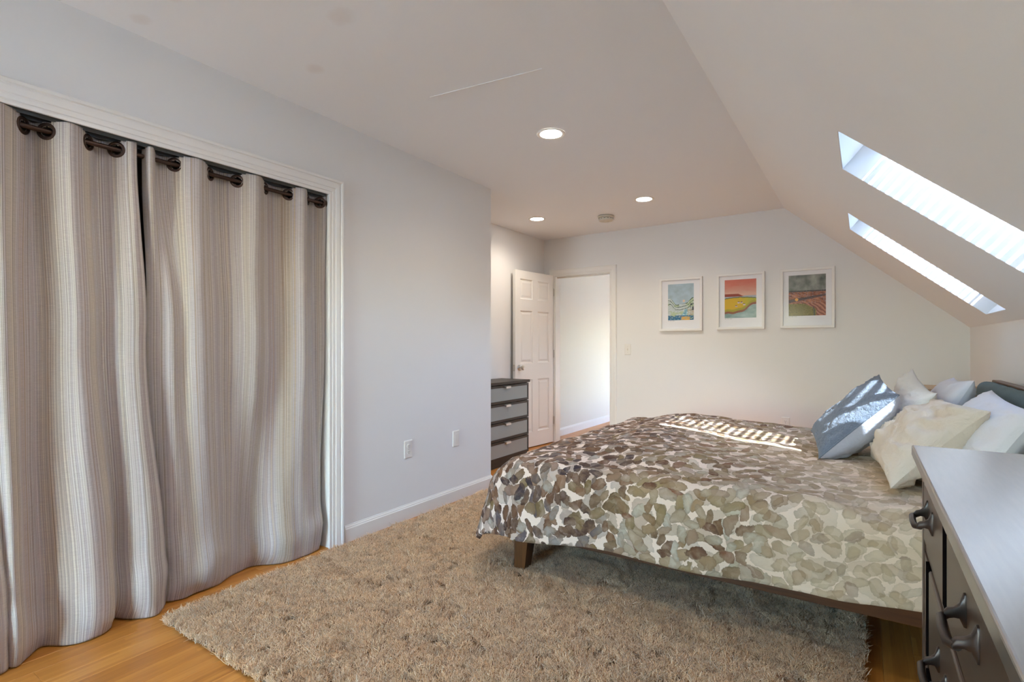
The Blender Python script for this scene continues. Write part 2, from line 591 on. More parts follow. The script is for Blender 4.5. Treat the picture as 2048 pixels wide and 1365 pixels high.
# sloped ceiling with two skylight wells and two unseen ones added for light
SD = Vector((XK - CX, 0, KZ - H)); SL = SD.length; SD.normalize()
SN = Vector((-SD.z, 0, SD.x)).normalized()
if SN.z < 0: SN = -SN                                     # outward (up and to the right)
S0 = Vector((CX, 0, H))
def sp_(a, y, w=0.0):                                     # a along the slope from the crease, w above its plane
    return S0 + SD * a + Vector((0, y, 0)) + SN * w
A0 = (Vector((-0.085, 0, 1.9605)) - S0).dot(SD)
A1 = A0 + 0.955
WINS = [(2.35, 2.875), (3.845, 4.405), (0.10, 0.625), (-1.395, -0.87)]  # last two are unseen skylights, added for more top light
mb = MB()
WD = 0.20
ends = [YN - 0.1] + sorted(e for wv in WINS for e in wv) + [YB + 0.1]
def slab(a0, a1, y0, y1):
    mb.add([sp_(a0, y0), sp_(a1, y0), sp_(a1, y1), sp_(a0, y1), sp_(a0, y0, WD), sp_(a1, y0, WD), sp_(a1, y1, WD), sp_(a0, y1, WD)],
           [(0, 3, 2, 1), (4, 5, 6, 7), (0, 1, 5, 4), (1, 2, 6, 5), (2, 3, 7, 6), (3, 0, 4, 7)])
slab(-0.02, A0, YN - 0.1, YB + 0.1)
slab(A1, SL + 0.16, YN - 0.1, YB + 0.1)
for i in (0, 2, 4, 6, 8): slab(A0, A1, ends[i], ends[i + 1])
struct(mb, 'ceiling_sloped', M['slope'])

for k, (y0, y1) in enumerate(WINS):
    # lining of the well in bright white
    t = 0.004
    mb = MB()
    mb.obox(sp_(A0, y0, 0.0006), SD * t, (0, y1 - y0, 0), SN * 0.19)
    mb.obox(sp_(A1 - t, y0, 0.0006), SD * t, (0, y1 - y0, 0), SN * 0.19)
    mb.obox(sp_(A0 + t, y0, 0.0006), SD * (A1 - A0 - 2 * t), (0, t, 0), SN * 0.19)
    mb.obox(sp_(A0 + t, y1 - t, 0.0006), SD * (A1 - A0 - 2 * t), (0, t, 0), SN * 0.19)
    wobj = struct(mb, 'window_%d' % (k + 1), M['well'])
    # sash frame: glass from .10 to .855 along the slope
    g0, g1 = A0 + 0.10, A0 + 0.865
    mb = MB(); w0 = 0.185; wh = 0.05
    mb.obox(sp_(A0, y0, w0), SD * 0.10, (0, y1 - y0, 0), SN * wh)
    mb.obox(sp_(g1, y0, w0), SD * (A1 - g1), (0, y1 - y0, 0), SN * wh)
    mb.obox(sp_(g0, y0 - 0.02, w0), SD * (g1 - g0), (0, 0.035, 0), SN * wh)
    mb.obox(sp_(g0, y1 - 0.005, w0), SD * (g1 - g0), (0, 0.025, 0), SN * wh)
    mb.build('window_frame', M['well'], wobj)
    MB().obox(sp_(g0, y0, w0 + 0.02), SD * (g1 - g0), (0, y1 - y0, 0), SN * 0.004).build('pane', M['roof_glass'], wobj)
    portal('skylight_portal', sp_((g0 + g1) / 2, (y0 + y1) / 2, w0 + wh + 0.02), -SN, (0, 1, 0), g1 - g0, y1 - y0)
    if k >= 2:      # unseen added skylights, for soft top light: a drawn translucent shade
        sh = Mat('translucent_shade', (0.8, 0.8, 0.8), 0.9)
        tl = sh.n('ShaderNodeBsdfTranslucent'); tl.inputs[0].default_value = (0.85, 0.87, 0.9, 1)
        df = sh.n('ShaderNodeBsdfDiffuse'); df.inputs[0].default_value = (0.8, 0.8, 0.8, 1)
        ms = sh.n('ShaderNodeMixShader'); ms.inputs[0].default_value = 0.15
        sh.l(tl.outputs[0], ms.inputs[1]); sh.l(df.outputs[0], ms.inputs[2]); sh.l(ms.outputs[0], sh.nt.nodes['Material Output'].inputs[0])
        so = MB().obox(sp_(A0 + 0.006, y0 + 0.006, 0.15), SD * (A1 - A0 - 0.012), (0, y1 - y0 - 0.012, 0), SN * 0.001).build('added_roller_shade', sh.m, origin=sp_(A0, y0, 0.15))
        tag(so, ['', '', 'drawn translucent shade in the unseen skylight added above the dresser', 'drawn translucent shade in the unseen skylight added behind the camera'][k], 'shade')
        continue
    # slatted blind inside the sash
    bl = empty('skylight_blind', sp_(A0 + 0.1, y0, 0.14),
               ['slatted white blind in the nearer, larger looking skylight', 'slatted white blind in the farther skylight, its slats nearly open'][k], 'blind')
    ns, pitch = 19, (g1 - g0) / 19
    tilt = math.radians([38, 62][k])
    d = SD * math.cos(tilt) + SN * math.sin(tilt)
    nrm = SN * math.cos(tilt) - SD * math.sin(tilt)
    slw = 0.030
    ya, yb = y0 + 0.185, y1 - 0.02
    first = None
    for j in range(ns):
        cpt = sp_(g0 + (j + 0.5) * pitch, ya, 0.15)
        if first is None:
            mb = MB()
            prof = []
            nseg = 4
            top, bot = [], []
            for q in range(nseg + 1):
                s_ = (q / nseg - 0.5)
                crown = 0.0025 * (1 - 4 * s_ * s_)
                top.append(d * (s_ * slw) + nrm * (crown + 0.0005)); bot.append(d * (s_ * slw) + nrm * (crown - 0.0005))
            ring = top + bot[::-1]
            mb.loft([[cpt + p for p in ring], [cpt + p + Vector((0, yb - ya, 0)) for p in ring]])
            first = mb.build('slat', M['trim'], bl)
            base_c = cpt
        else:
            o = first.copy(); col.objects.link(o); o.parent = bl
            o.location = cpt - base_c
    for yy in (y0 + 0.23, (y0 + y1) / 2, y1 - 0.10):
        MB().tube([sp_(g0, yy, 0.15), sp_(g1, yy, 0.15)], 0.0012, 6).build('cord', M['trim'], bl)
    MB().obox(sp_(g0, ya - 0.048, 0.142), SD * (g1 - g0), (0, 0.046, 0), SN * 0.014).build('side_rail', M['trim'], bl)

# hall beyond the doorway
struct(MB().box((XA - 0.1, YB + 0.1, 0), (XA, 8.4, HT)), 'wall_hall_left', M['hall'])
struct(MB().box((-1.95, YB + 0.11, 0), (-1.85, 6.6, HT)).box((-1.95, 6.6, 2.05), (-1.85, 8.3, HT)), 'wall_hall_right', M['wall'])
struct(MB().box((XA - 0.1, 8.3, 0), (-0.4, 8.4, HT)), 'wall_hall_end', M['wall'])
struct(MB().box((XA - 0.1, YB + 0.1, 2.44), (-0.3, 8.4, 2.5)), 'ceiling_hall', M['ceiling'])
struct(MB().box((-1.85, 6.6, -0.02), (-0.4, 8.3, 0.0)), 'floor_landing', M['bamboo'])
HWy0, HWy1 = 7.4, 7.9
mb = MB().box((-0.4, 6.5, 0), (-0.3, 8.4, 0.5)).box((-0.4, 6.5, 1.7), (-0.3, 8.4, HT)).box((-0.4, 6.5, 0.5), (-0.3, HWy0, 1.7)).box((-0.4, HWy1, 0.5), (-0.3, 8.4, 1.7))
mb.box((-1.85, 6.5, 0), (-0.4, 6.6, HT))
struct(mb, 'wall_landing', M['wall'])
portal('hall_portal', (-0.28, (HWy0 + HWy1) / 2, 1.1), (-1, 0, 0), (0, 0, 1), HWy1 - HWy0, 1.2)

# ------------------------------------------------------------------ trim: baseboards and casings
def base_prof():                            # (distance from wall, height)
    return [(0, 0), (0.014, 0), (0.014, 0.078), (0.010, 0.083), (0.010, 0.088), (0.005, 0.094), (0.004, 0.099), (0, 0.099)]


def baseboard(name, path, side=1):
    """path: xy points; the board stands to the left (side=1) of the direction of travel"""
    pts = [Vector((p[0], p[1], 0)) for p in path]
    rings = []
    n = len(pts)
    for i, p in enumerate(pts):
        d0 = (p - pts[i - 1]).normalized() if i else None
        d1 = (pts[i + 1] - p).normalized() if i < n - 1 else None
        if d0 is None: d0 = d1
        if d1 is None: d1 = d0
        n0 = Vector((-d0.y, d0.x, 0)) * side; n1 = Vector((-d1.y, d1.x, 0)) * side
        mm = (n0 + n1); mm = mm / mm.dot(n0) if mm.length > 1e-6 else n0
        rings.append([p + mm * a + Vector((0, 0, z)) for a, z in base_prof()])
    return struct(MB().loft(rings), name, M['trim'])


baseboard('baseboard_left', [(XL, 2.022), (XL, YC), (XA, YC), (XA, YB), (DX0 - 0.07, YB)], -1)
baseboard('baseboard_back', [(DX1 + 0.066, YB), (XK, YB), (XK, YN)], -1)
baseboard('baseboard_hall', [(XA, YB + 0.11), (XA, 8.3), (-0.4, 8.3)], -1)


def casing(name, prof, inner, mats, plane='x', at=XL, sgn=1):
    """inner: (a0,a1,z1) opening; prof list of (out from edge, proud). closed at floor"""
    a0, a1, z1 = inner
    rings = []
    for (s, za, corner) in ((-1, 0.0, 0), (-1, None, 1), (1, None, 1), (1, 0.0, 0)):
        ring = []
        for (o, p) in prof:
            a = (a0 - o) if s < 0 else (a1 + o)
            z = (z1 + o) if corner else 0.0
            if plane == 'x': ring.append((at + sgn * p, a, z))
            else: ring.append((a, at + sgn * p, z))
        rings.append(ring)
    return struct(MB().loft(rings), name, mats)


cp = [(0.0, -0.001), (0.0, 0.010), (0.012, 0.010), (0.014, 0.006), (0.018, 0.006), (0.020, 0.012), (0.034, 0.013), (0.036, 0.010), (0.040, 0.010),
      (0.044, 0.015), (0.070, 0.017), (0.073, 0.013), (0.077, 0.013), (0.081, 0.021), (0.092, 0.023), (0.096, 0.017), (0.098, 0.009), (0.100, 0.0), (0.100, -0.001)]
casing('trim_1', [(o * 0.94 - 0.022, p) for o, p in cp], (OY0, OY1 - 0.0, OZ), M['trim'])
dp = [(-0.006, -0.001), (-0.006, 0.009), (0.004, 0.011), (0.006, 0.008), (0.012, 0.008), (0.018, 0.012), (0.045, 0.015), (0.055, 0.018), (0.062, 0.016), (0.068, 0.006), (0.070, -0.001)]
casing('trim_2', [(o, p) for o, p in dp], (DX0, DX1, DZ), M['trim'], 'y', YB, -1)
# jambs
mb = MB().box((DX0 - 0.0, YB - 0.002, 0), (DX0 + 0.014, YB + 0.115, DZ)).box((DX1 - 0.014, YB - 0.002, 0), (DX1, YB + 0.115, DZ)).box((DX0, YB - 0.002, DZ - 0.014), (DX1, YB + 0.115, DZ))
mb.box((DX1 - 0.026, YB + 0.04, 0), (DX1 - 0.014, YB + 0.075, DZ - 0.014)).box((DX0 + 0.014, YB + 0.04, DZ - 0.026), (DX1 - 0.014, YB + 0.075, DZ - 0.014))
struct(mb, 'trim_3', M['trim'])
mb = MB().box((XL - T - 0.004, OY1 - 0.012, 0), (XL + 0.002, OY1, OZ)).box((XL - T - 0.004, OY0, 0), (XL + 0.002, OY0 + 0.012, OZ)).box((XL - T - 0.004, OY0, OZ - 0.012), (XL + 0.002, OY1, OZ))
struct(mb, 'trim_4', M['trim'])
# sliding door track left under the closet head
mb = MB().box((XL - 0.030, OY0 + 0.02, OZ - 0.030), (XL - 0.024, OY1 - 0.02, OZ - 0.0125)).box((XL - 0.066, OY0 + 0.02, OZ - 0.035), (XL - 0.060, OY1 - 0.02, OZ - 0.0125)).box((XL - 0.066, OY0 + 0.02, OZ - 0.016), (XL - 0.024, OY1 - 0.02, OZ - 0.0125))
struct(mb, 'trim_5', Mat('track_metal', (0.16, 0.17, 0.17), 0.4, 0.8).m)
struct(MB().box((DX1 - 0.0155, YB + 0.008, 0.88), (DX1 - 0.0135, YB + 0.036, 0.94)), 'trim_6', M['nickel'])

# ------------------------------------------------------------------ door leaf
HD = Vector((-3.045, 5.462, 0)); ED = Vector((-3.118, 4.752, 0))
dd = (ED - HD).normalized(); DN = Vector((-dd.y, dd.x, 0))       # DN points into the room (+X)
if DN.x < 0: DN = -DN
DW, DT, D0, D1 = 0.708, 0.035, 0.012, 1.962
door = empty('door_1', HD); door['kind'] = 'structure'
def dpnt(s, z, n): return HD + dd * s + DN * n + Vector((0, 0, z))
mb = MB()
PX = [(0.083, 0.305), (0.400, 0.622)]
PZ = [(0.175, 0.765), (0.945, 1.525), (1.650, 1.870)]
for face in (0, 1):
    n_out = 0.0 if face == 0 else -DT
    sg = -1 if face == 0 else 1
    xs = [0.0, PX[0][0], PX[0][1], PX[1][0], PX[1][1], DW]
    zs = [D0, PZ[0][0], PZ[0][1], PZ[1][0], PZ[1][1], PZ[2][0], PZ[2][1], D1]
    for i in range(5):
        for j in range(7):
            panel = i in (1, 3) and j in (1, 3, 5)
            x0, x1, z0, z1 = xs[i], xs[i + 1], zs[j], zs[j + 1]
            if not panel:
                mb.quad(dpnt(x0, z0, n_out), dpnt(x1, z0, n_out), dpnt(x1, z1, n_out), dpnt(x0, z1, n_out))
            else:
                steps = [(0, 0), (0.010, 0.008), (0.022, 0.009), (0.040, 0.003), (0.040, 0.003)]
                prev = None
                for (ins, dep) in steps[:4]:
                    r = [dpnt(x0 + ins, z0 + ins, n_out + sg * dep), dpnt(x1 - ins, z0 + ins, n_out + sg * dep), dpnt(x1 - ins, z1 - ins, n_out + sg * dep), dpnt(x0 + ins, z1 - ins, n_out + sg * dep)]
                    if prev:
                        for q in range(4): mb.quad(prev[q], prev[(q + 1) % 4], r[(q + 1) % 4], r[q])
                    prev = r
                mb.quad(*prev)
for (s0, z0, s1, z1) in ((0, D0, DW, D0), (0, D1, DW, D1), (0, D0, 0, D1), (DW, D0, DW, D1)):
    mb.quad(dpnt(s0, z0, 0), dpnt(s1, z1, 0), dpnt(s1, z1, -DT), dpnt(s0, z0, -DT))
leaf = mb.build('door_leaf', M['door'], door)
bm = bmesh.new(); bm.from_mesh(leaf.data); bmesh.ops.remove_doubles(bm, verts=bm.verts, dist=0.0004); bmesh.ops.recalc_face_normals(bm, faces=bm.faces); bm.to_mesh(leaf.data); bm.free()
for s_ in (1, -1):
    c = dpnt(0.642, 0.902, 0 if s_ > 0 else -DT)
    MB().lathe(c, DN * s_, [(0.030, 0.0), (0.030, 0.004), (0.024, 0.008), (0.011, 0.011), (0.010, 0.030), (0.018, 0.036), (0.0265, 0.046), (0.0275, 0.056), (0.022, 0.066), (0.010, 0.070)], 28).build('door_knob', M['nickel'], door, smooth=True)
MB().obox(dpnt(DW, 0.865, -0.030), dd * 0.0015, DN * 0.024, (0, 0, 0.07)).build('latch_plate', M['nickel'], door)
for hz in (0.22, 1.0, 1.72):
    MB().tube([dpnt(-0.004, hz, 0.006), dpnt(-0.004, hz + 0.09, 0.006)], 0.006, 10).build('hinge', M['nickel'], door)

# ------------------------------------------------------------------ ceiling lamps and smoke alarm
spots = []
for k, (x, y) in enumerate(LIGHTS):
    z = min(ceil_z(y) + (H - ceil_z(y)) * ((x - XA) / (CX - XA)), H)
    z = ceil_z(y) + (H - ceil_z(y)) * ((x - (XA - 0.1)) / (CX - XA + 0.1))
    lab = ['round recessed ceiling lamp nearest the camera, showing its can', 'round recessed ceiling lamp right of the smoke alarm', 'small round recessed ceiling lamp in front of the door corner', 'round recessed ceiling lamp added out of view above the shag rug'][k]
    e = empty('recessed_lamp', (x, y, z), lab, 'ceiling lamp', 'recessed lamps in the ceiling')
    MB().lathe((x, y, z), (0, 0, -1), [(0.066, -0.0005), (0.068, 0.003), (0.082, 0.005), (0.086, 0.002), (0.086, -0.0005)], 40, cap0=False, cap1=False).build('trim_ring', M['plastic'], e, smooth=True)
    MB().lathe((x, y, z), (0, 0, -1), [(0.0655, -0.0005), (0.0655, 0.0022), (0.067, 0.0028), (0.067, -0.0005)], 40, cap0=False, cap1=False).build('baffle', M['plastic'], e, smooth=True)
    MB().lathe((x, y, z), (0, 0, -1), [(0.0005, 0.0005), (0.050, 0.0010), (0.065, 0.0018), (0.065, 0.0004)], 40, cap0=False, cap1=False).build('lens', M['lens'], e, smooth=True)
    l = bpy.data.lights.new('lamp', 'SPOT'); l.energy = 5.0 if k else 3.5; l.spot_size = math.radians(150); l.spot_blend = 0.9; l.shadow_soft_size = 0.05; l.color = (1.0, 0.88, 0.74)
    o = bpy.data.objects.new('lamp', l); o.location = (0, 0, -0.012); o.parent = e; col.objects.link(o)

e = empty('smoke_alarm', (-2.10, 4.82, 2.402), 'round yellowed smoke alarm on the ceiling between the lamps', 'smoke alarm')
MB().lathe((-2.10, 4.82, 2.4035), (0, 0, -1), [(0.078, 0.0), (0.078, 0.010), (0.074, 0.014)], 36).build('base_plate', M['cream_plastic'], e, smooth=True)
MB().lathe((-2.10, 4.82, 2.389), (0, 0, -1), [(0.066, 0), (0.066, 0.006), (0.071, 0.008), (0.071, 0.020), (0.064, 0.030), (0.030, 0.034), (0.028, 0.031), (0.012, 0.031)], 36).build('cover', M['cream_plastic'], e, smooth=True)
first = None
for k in range(14):
    a = 2 * PI * k / 14
    c = Vector((-2.10 + 0.0715 * math.cos(a), 4.82 + 0.0715 * math.sin(a), 2.375))
    MB().obox(c - Vector((0.008 * -math.sin(a), 0.008 * math.cos(a), 0.0)), Vector((-math.sin(a), math.cos(a), 0)) * 0.016, Vector((math.cos(a), math.sin(a), 0)) * 0.0008, (0, 0, 0.004)).build('vent_slot', M['plastic_slot'], e)

# ------------------------------------------------------------------ outlets and switches
def plate(name, label, cat, c, nrm, kind):
    """c = centre on the wall, nrm into the room"""
    c = Vector(c); n = Vector(nrm); u = Vector((0, 0, 1)); r = u.cross(n)
    e = empty(name, c, label, cat)
    W2, H2 = 0.036, 0.0585
    rings = []
    for (ins, dep) in ((0, 0), (0, 0.003), (0.003, 0.0062), (0.006, 0.0066)):
        rings.append([c + r * (sx * (W2 - ins)) + u * (sy * (H2 - ins)) + n * dep for sx, sy in ((-1, -1), (1, -1), (1, 1), (-1, 1))])
    MB().loft(rings).build('cover_plate', M['plastic'], e)
    if kind == 'outlet':
        for s in (1, -1):
            cc = c + u * (0.0195 * s) + n * 0.0060
            ring = [(math.cos(2 * PI * k / 24) * 0.0165, max(-0.013, min(0.013, math.sin(2 * PI * k / 24) * 0.0165))) for k in range(24)]
            MB().loft([[cc + r * a + u * b for a, b in ring], [cc + r * a + u * b + n * 0.0022 for a, b in ring]]).build('socket', M['plastic'], e)
            for sx in (-0.0062, 0.0062):
                MB().obox(cc + r * (sx - 0.0009) + u * -0.001 + n * 0.0020, r * 0.0018, u * 0.008, n * 0.0006).build('slot', M['plastic_slot'], e)
            MB().lathe(cc + u * -0.007 + n * 0.0020, n, [(0.0024, 0), (0.0024, 0.0006)], 10).build('slot', M['plastic_slot'], e)
        MB().lathe(c + n * 0.006, n, [(0.0032, 0), (0.003, 0.0015)], 12).build('screw', M['nickel'], e)
    elif kind == 'toggle':
        MB().obox(c - r * 0.005 - u * 0.012 + n * 0.006, r * 0.010, u * 0.024, n * 0.001).build('slot', M['cream_plastic'], e)
        MB().obox(c - r * 0.004 - u * 0.002 + n * 0.006, r * 0.008, u * 0.011 + n * 0.004, n * 0.012).build('toggle', M['plastic'], e, bevel=0.001)
        for s in (1, -1): MB().lathe(c + u * (0.030 * s) + n * 0.006, n, [(0.003, 0), (0.0028, 0.0012)], 12).build('screw', M['nickel'], e)
    else:
        MB().obox(c - r * 0.0165 - u * 0.0335 + n * 0.006, r * 0.033, u * 0.067, n * 0.002).build('blank_insert', M['plastic'], e, bevel=0.0008)
        for s in (1, -1): MB().lathe(c + u * (0.048 * s) + n * 0.006, n, [(0.003, 0), (0.0028, 0.0012)], 12).build('screw', M['plastic'], e)
    return e


plate('wall_outlet', 'white double power outlet low on the left wall beside the closet', 'outlet', (XL, 2.537, 0.460), (1, 0, 0), 'outlet')
plate('wall_plate', 'white blank cover plate low on the left wall near its end', 'wall plate', (XL, 3.028, 0.458), (1, 0, 0), 'blank')
plate('light_switch', 'light switch on the back wall right of the doorway', 'light switch', (-2.140, YB, 1.100), (0, -1, 0), 'toggle')
plate('wall_outlet', 'power outlet on the back wall just above the bed cover', 'outlet', (-0.607, YB, 0.420), (0, -1, 0), 'outlet')

# ------------------------------------------------------------------ the three framed prints (painted into a colour attribute)
def lerp(a, b, t): return tuple(x + (y - x) * t for x, y in zip(a, b))


def art_blue(x, y):
    n1 = fbm(x * 5, y * 9, 1.3); n2 = fbm(x * 14, y * 30, 4.1)
    c = lerp((0.34, 0.44, 0.50), (0.44, 0.58, 0.68), 0.5 + 0.5 * n1)
    if (x - 0.62) ** 2 + ((y - 0.525) * 1.35) ** 2 < 0.0022: c = (0.72, 0.55, 0.42)
    hl = 0.60 - 0.22 * sm(0, 0.5, x) + 0.02 * math.sin(x * 14)
    hr = 0.44 + 0.17 * sm(0.6, 1.0, x) + 0.012 * math.sin(x * 22)
    hz = max(hl if x < 0.55 else 0, hr if x > 0.5 else 0, 0.435)
    if y < hz:
        c = lerp((0.42, 0.50, 0.48), (0.60, 0.68, 0.70), 0.5 + 0.6 * n2)
        if n1 > 0.12: c = lerp(c, (0.40, 0.52, 0.22), 0.6)
        for off in (0.0, 0.075, 0.16):
            if abs(y - (hz - off - 0.03 * n1)) < 0.009 + 0.006 * n2: c = (0.06, 0.10, 0.09)
        rv = 0.60 + 0.10 * math.sin((0.45 - y) * 9)
        if y < 0.30 and abs(x - rv) < 0.05 + (0.30 - y) * 0.35: c = lerp((0.10, 0.30, 0.42), (0.45, 0.68, 0.75), 0.5 + 0.9 * n2)
        if x > 0.75 and 0.13 < y < 0.30: c = lerp((0.45, 0.40, 0.30), c, 0.4 + n2)
        if x > 0.85 and 0.26 < y < 0.46 and n2 > 0: c = (0.05, 0.07, 0.09)
        if y < 0.13: c = lerp(c, (0.04, 0.16, 0.30), sm(0.05, 0.35, 0.5 + n2))
        if y < 0.09 and 0.5 < x < 0.85 and n2 > -0.2: c = (0.72, 0.42, 0.10)
    return c


def art_red(x, y):
    n1 = fbm(x * 4, y * 16, 7.7); n2 = fbm(x * 10, y * 30, 2.1)
    c = lerp((0.62, 0.34, 0.26), (0.60, 0.17, 0.12), sm(0.62, 0.95, y + 0.06 * n1))
    c = lerp(c, (0.70, 0.45, 0.36), sm(0.72, 0.60, y) * 0.6)
    if y > 0.55 and y < 0.628 - 0.065 * sm(0.42, 0.62, x) and x < 0.64: c = (0.28, 0.055, 0.035)
    if y < 0.575 and (x > 0.60 or y < 0.555): c = (0.36, 0.42, 0.50)
    if y < 0.55 and y > 0.5: c = lerp((0.42, 0.46, 0.45), c, 0.3)
    f_top = 0.515 + 0.03 * math.sin(x * PI)
    coast = 0.155 + 0.06 * x + 0.20 * sm(0.45, 1.0, x) + 0.012 * math.sin(x * 17)
    if coast < y < f_top:
        c = lerp((0.62, 0.40, 0.02), (0.42, 0.42, 0.03), sm(0.35, 0.9, x + 0.25 * n1))
        if y < coast + 0.06: c = (0.36, 0.32, 0.03)
        if y > f_top - 0.018: c = (0.05, 0.09, 0.04)
    if coast - 0.055 < y <= coast: c = (0.26, 0.10, 0.05)
    if y <= coast - 0.055: c = lerp((0.22, 0.34, 0.33), (0.36, 0.50, 0.50), 0.5 + 0.8 * n1)
    for (hx, hy) in ((0.45, 0.395), (0.54, 0.39), (0.62, 0.34), (0.37, 0.30)):
        if abs(x - hx) < 0.035 and abs(y - hy) < 0.012: c = (0.75, 0.65, 0.68)
        if abs(x - hx) < 0.028 and 0.010 < y - hy < 0.03: c = (0.14, 0.05, 0.10)
    return c


def art_dark(x, y):
    n1 = fbm(x * 5, y * 6, 11.0); n2 = fbm(x * 6 + y * 5, y * 34 + x * 9, 3.0); n3 = fbm(x * 30, y * 30, 8)
    c = lerp((0.14, 0.16, 0.15), (0.34, 0.36, 0.33), 0.5 + 0.75 * n1)
    if y < 0.62: c = lerp((0.05, 0.05, 0.05), (0.13, 0.12, 0.13), 0.5 + n3)
    if y < 0.585:
        c = lerp((0.17, 0.06, 0.04), (0.52, 0.22, 0.13), min(1, max(0, 0.5 + 1.1 * n2)))
        if n3 > 0.33: c = lerp(c, (0.35, 0.36, 0.45), 0.5)
    dk = 0.36 + 0.14 * x
    if abs(y - dk) < 0.04 * (1 - 0.5 * x) + 0.01 * n2: c = lerp(c, (0.06, 0.06, 0.07), 0.85)
    if (x - 0.22) ** 2 + ((y - 0.40) * 1.3) ** 2 < 0.0020: c = (0.80, 0.42, 0.12)
    if y < 0.30 - 0.42 * max(0, x - 0.42) and x < 0.75: c = lerp((0.13, 0.11, 0.03), (0.26, 0.22, 0.07), 0.5 + 0.8 * n3)
    elif y < 0.32:
        s_ = math.sin((y + 0.75 * x) * 60 + 3 * n1)
        c = lerp((0.20, 0.07, 0.05), (0.50, 0.24, 0.17), 0.5 + 0.5 * s_)
    if abs(x - (0.70 - 0.5 * max(0, y - 0.14))) < 0.012 and y < 0.22: c = (0.05, 0.07, 0.08)
    return c


mpaint = Mat('print_ink', rough=0.55, spec=0.3)
at = mpaint.n('ShaderNodeAttribute', attribute_name='paint')
mpaint.color(at.outputs['Color'])
M['mat_board'] = Mat('mat_board', (0.80, 0.81, 0.84), 0.8).m
M['frame_white'] = paint('frame_paint', (0.82, 0.81, 0.79), 0.4, 0.02)

def picture(label, xc, art, seed_iw, ih, dz):
    w_, h_ = 0.432, 0.545
    zc = 1.570 + dz
    e = empty('framed_print', (xc, YB, zc - h_ / 2), label, 'framed print')
    x0, x1, z0, z1 = xc - w_ / 2, xc + w_ / 2, zc - h_ / 2, zc + h_ / 2
    yf = YB - 0.001
    rings = []
    for (o, p) in ((0.0, 0.0), (0.0, 0.030), (0.002, 0.032), (0.021, 0.032), (0.023, 0.030), (0.023, 0.010), (0.023, 0.0)):
        rings.append([(x0 + o, yf - p, z0 + o), (x1 - o, yf - p, z0 + o), (x1 - o, yf - p, z1 - o), (x0 + o, yf - p, z1 - o)])
    # rings run around the rectangle, lofted through the profile
    MB().loft(rings, caps=False).build('frame', M['frame_white'], e)
    MB().box((x0 + 0.019, yf - 0.012, z0 + 0.019), (x1 - 0.019, yf - 0.002, z1 - 0.019)).build('mat_board', M['mat_board'], e)
    iw = seed_iw
    a0, a1 = xc - iw / 2, xc + iw / 2
    b1 = zc + 0.025 + ih / 2; b0 = b1 - ih
    nx, nz = 84, 112
    mb = MB(); mb.c = []
    for j in range(nz + 1):
        for i in range(nx + 1):
            mb.v.append(Vector((a0 + (a1 - a0) * i / nx, yf - 0.0125, b0 + (b1 - b0) * j / nz)))
            c = art(i / nx, j / nz)
            mb.c.append((max(0, c[0]), max(0, c[1]), max(0, c[2]), 1))
    for j in range(nz):
        for i in range(nx):
            k = j * (nx + 1) + i
            mb.f.append((k, k + 1, k + nx + 2, k + nx + 1))
    mb.build('print', mpaint.m, e)
    for q in range(9):
        if q in (2, 5): continue
        MB().box((a0 + 0.002 + q * 0.0075, yf - 0.0128, b0 - 0.010), (a0 + 0.006 + q * 0.0075, yf - 0.012, b0 - 0.007)).build('pencil_mark', M['plastic_slot'], e)
    MB().box((x0 + 0.0195, yf - 0.0185, z0 + 0.0195), (x1 - 0.0195, yf - 0.0165, z1 - 0.0195)).build('glazing', M['art_glass'], e)


picture('white framed print of a pale blue valley and river, nearest the doorway', -1.566, art_blue, 0.262, 0.372, -0.006)
picture('white framed print of a pink sky over a yellow headland, middle of the three', -0.996, art_red, 0.285, 0.372, 0.001)
picture('white framed print of a grey sky over dark red moorland, nearest the sloped ceiling', -0.431, art_dark, 0.296, 0.372, 0.005)

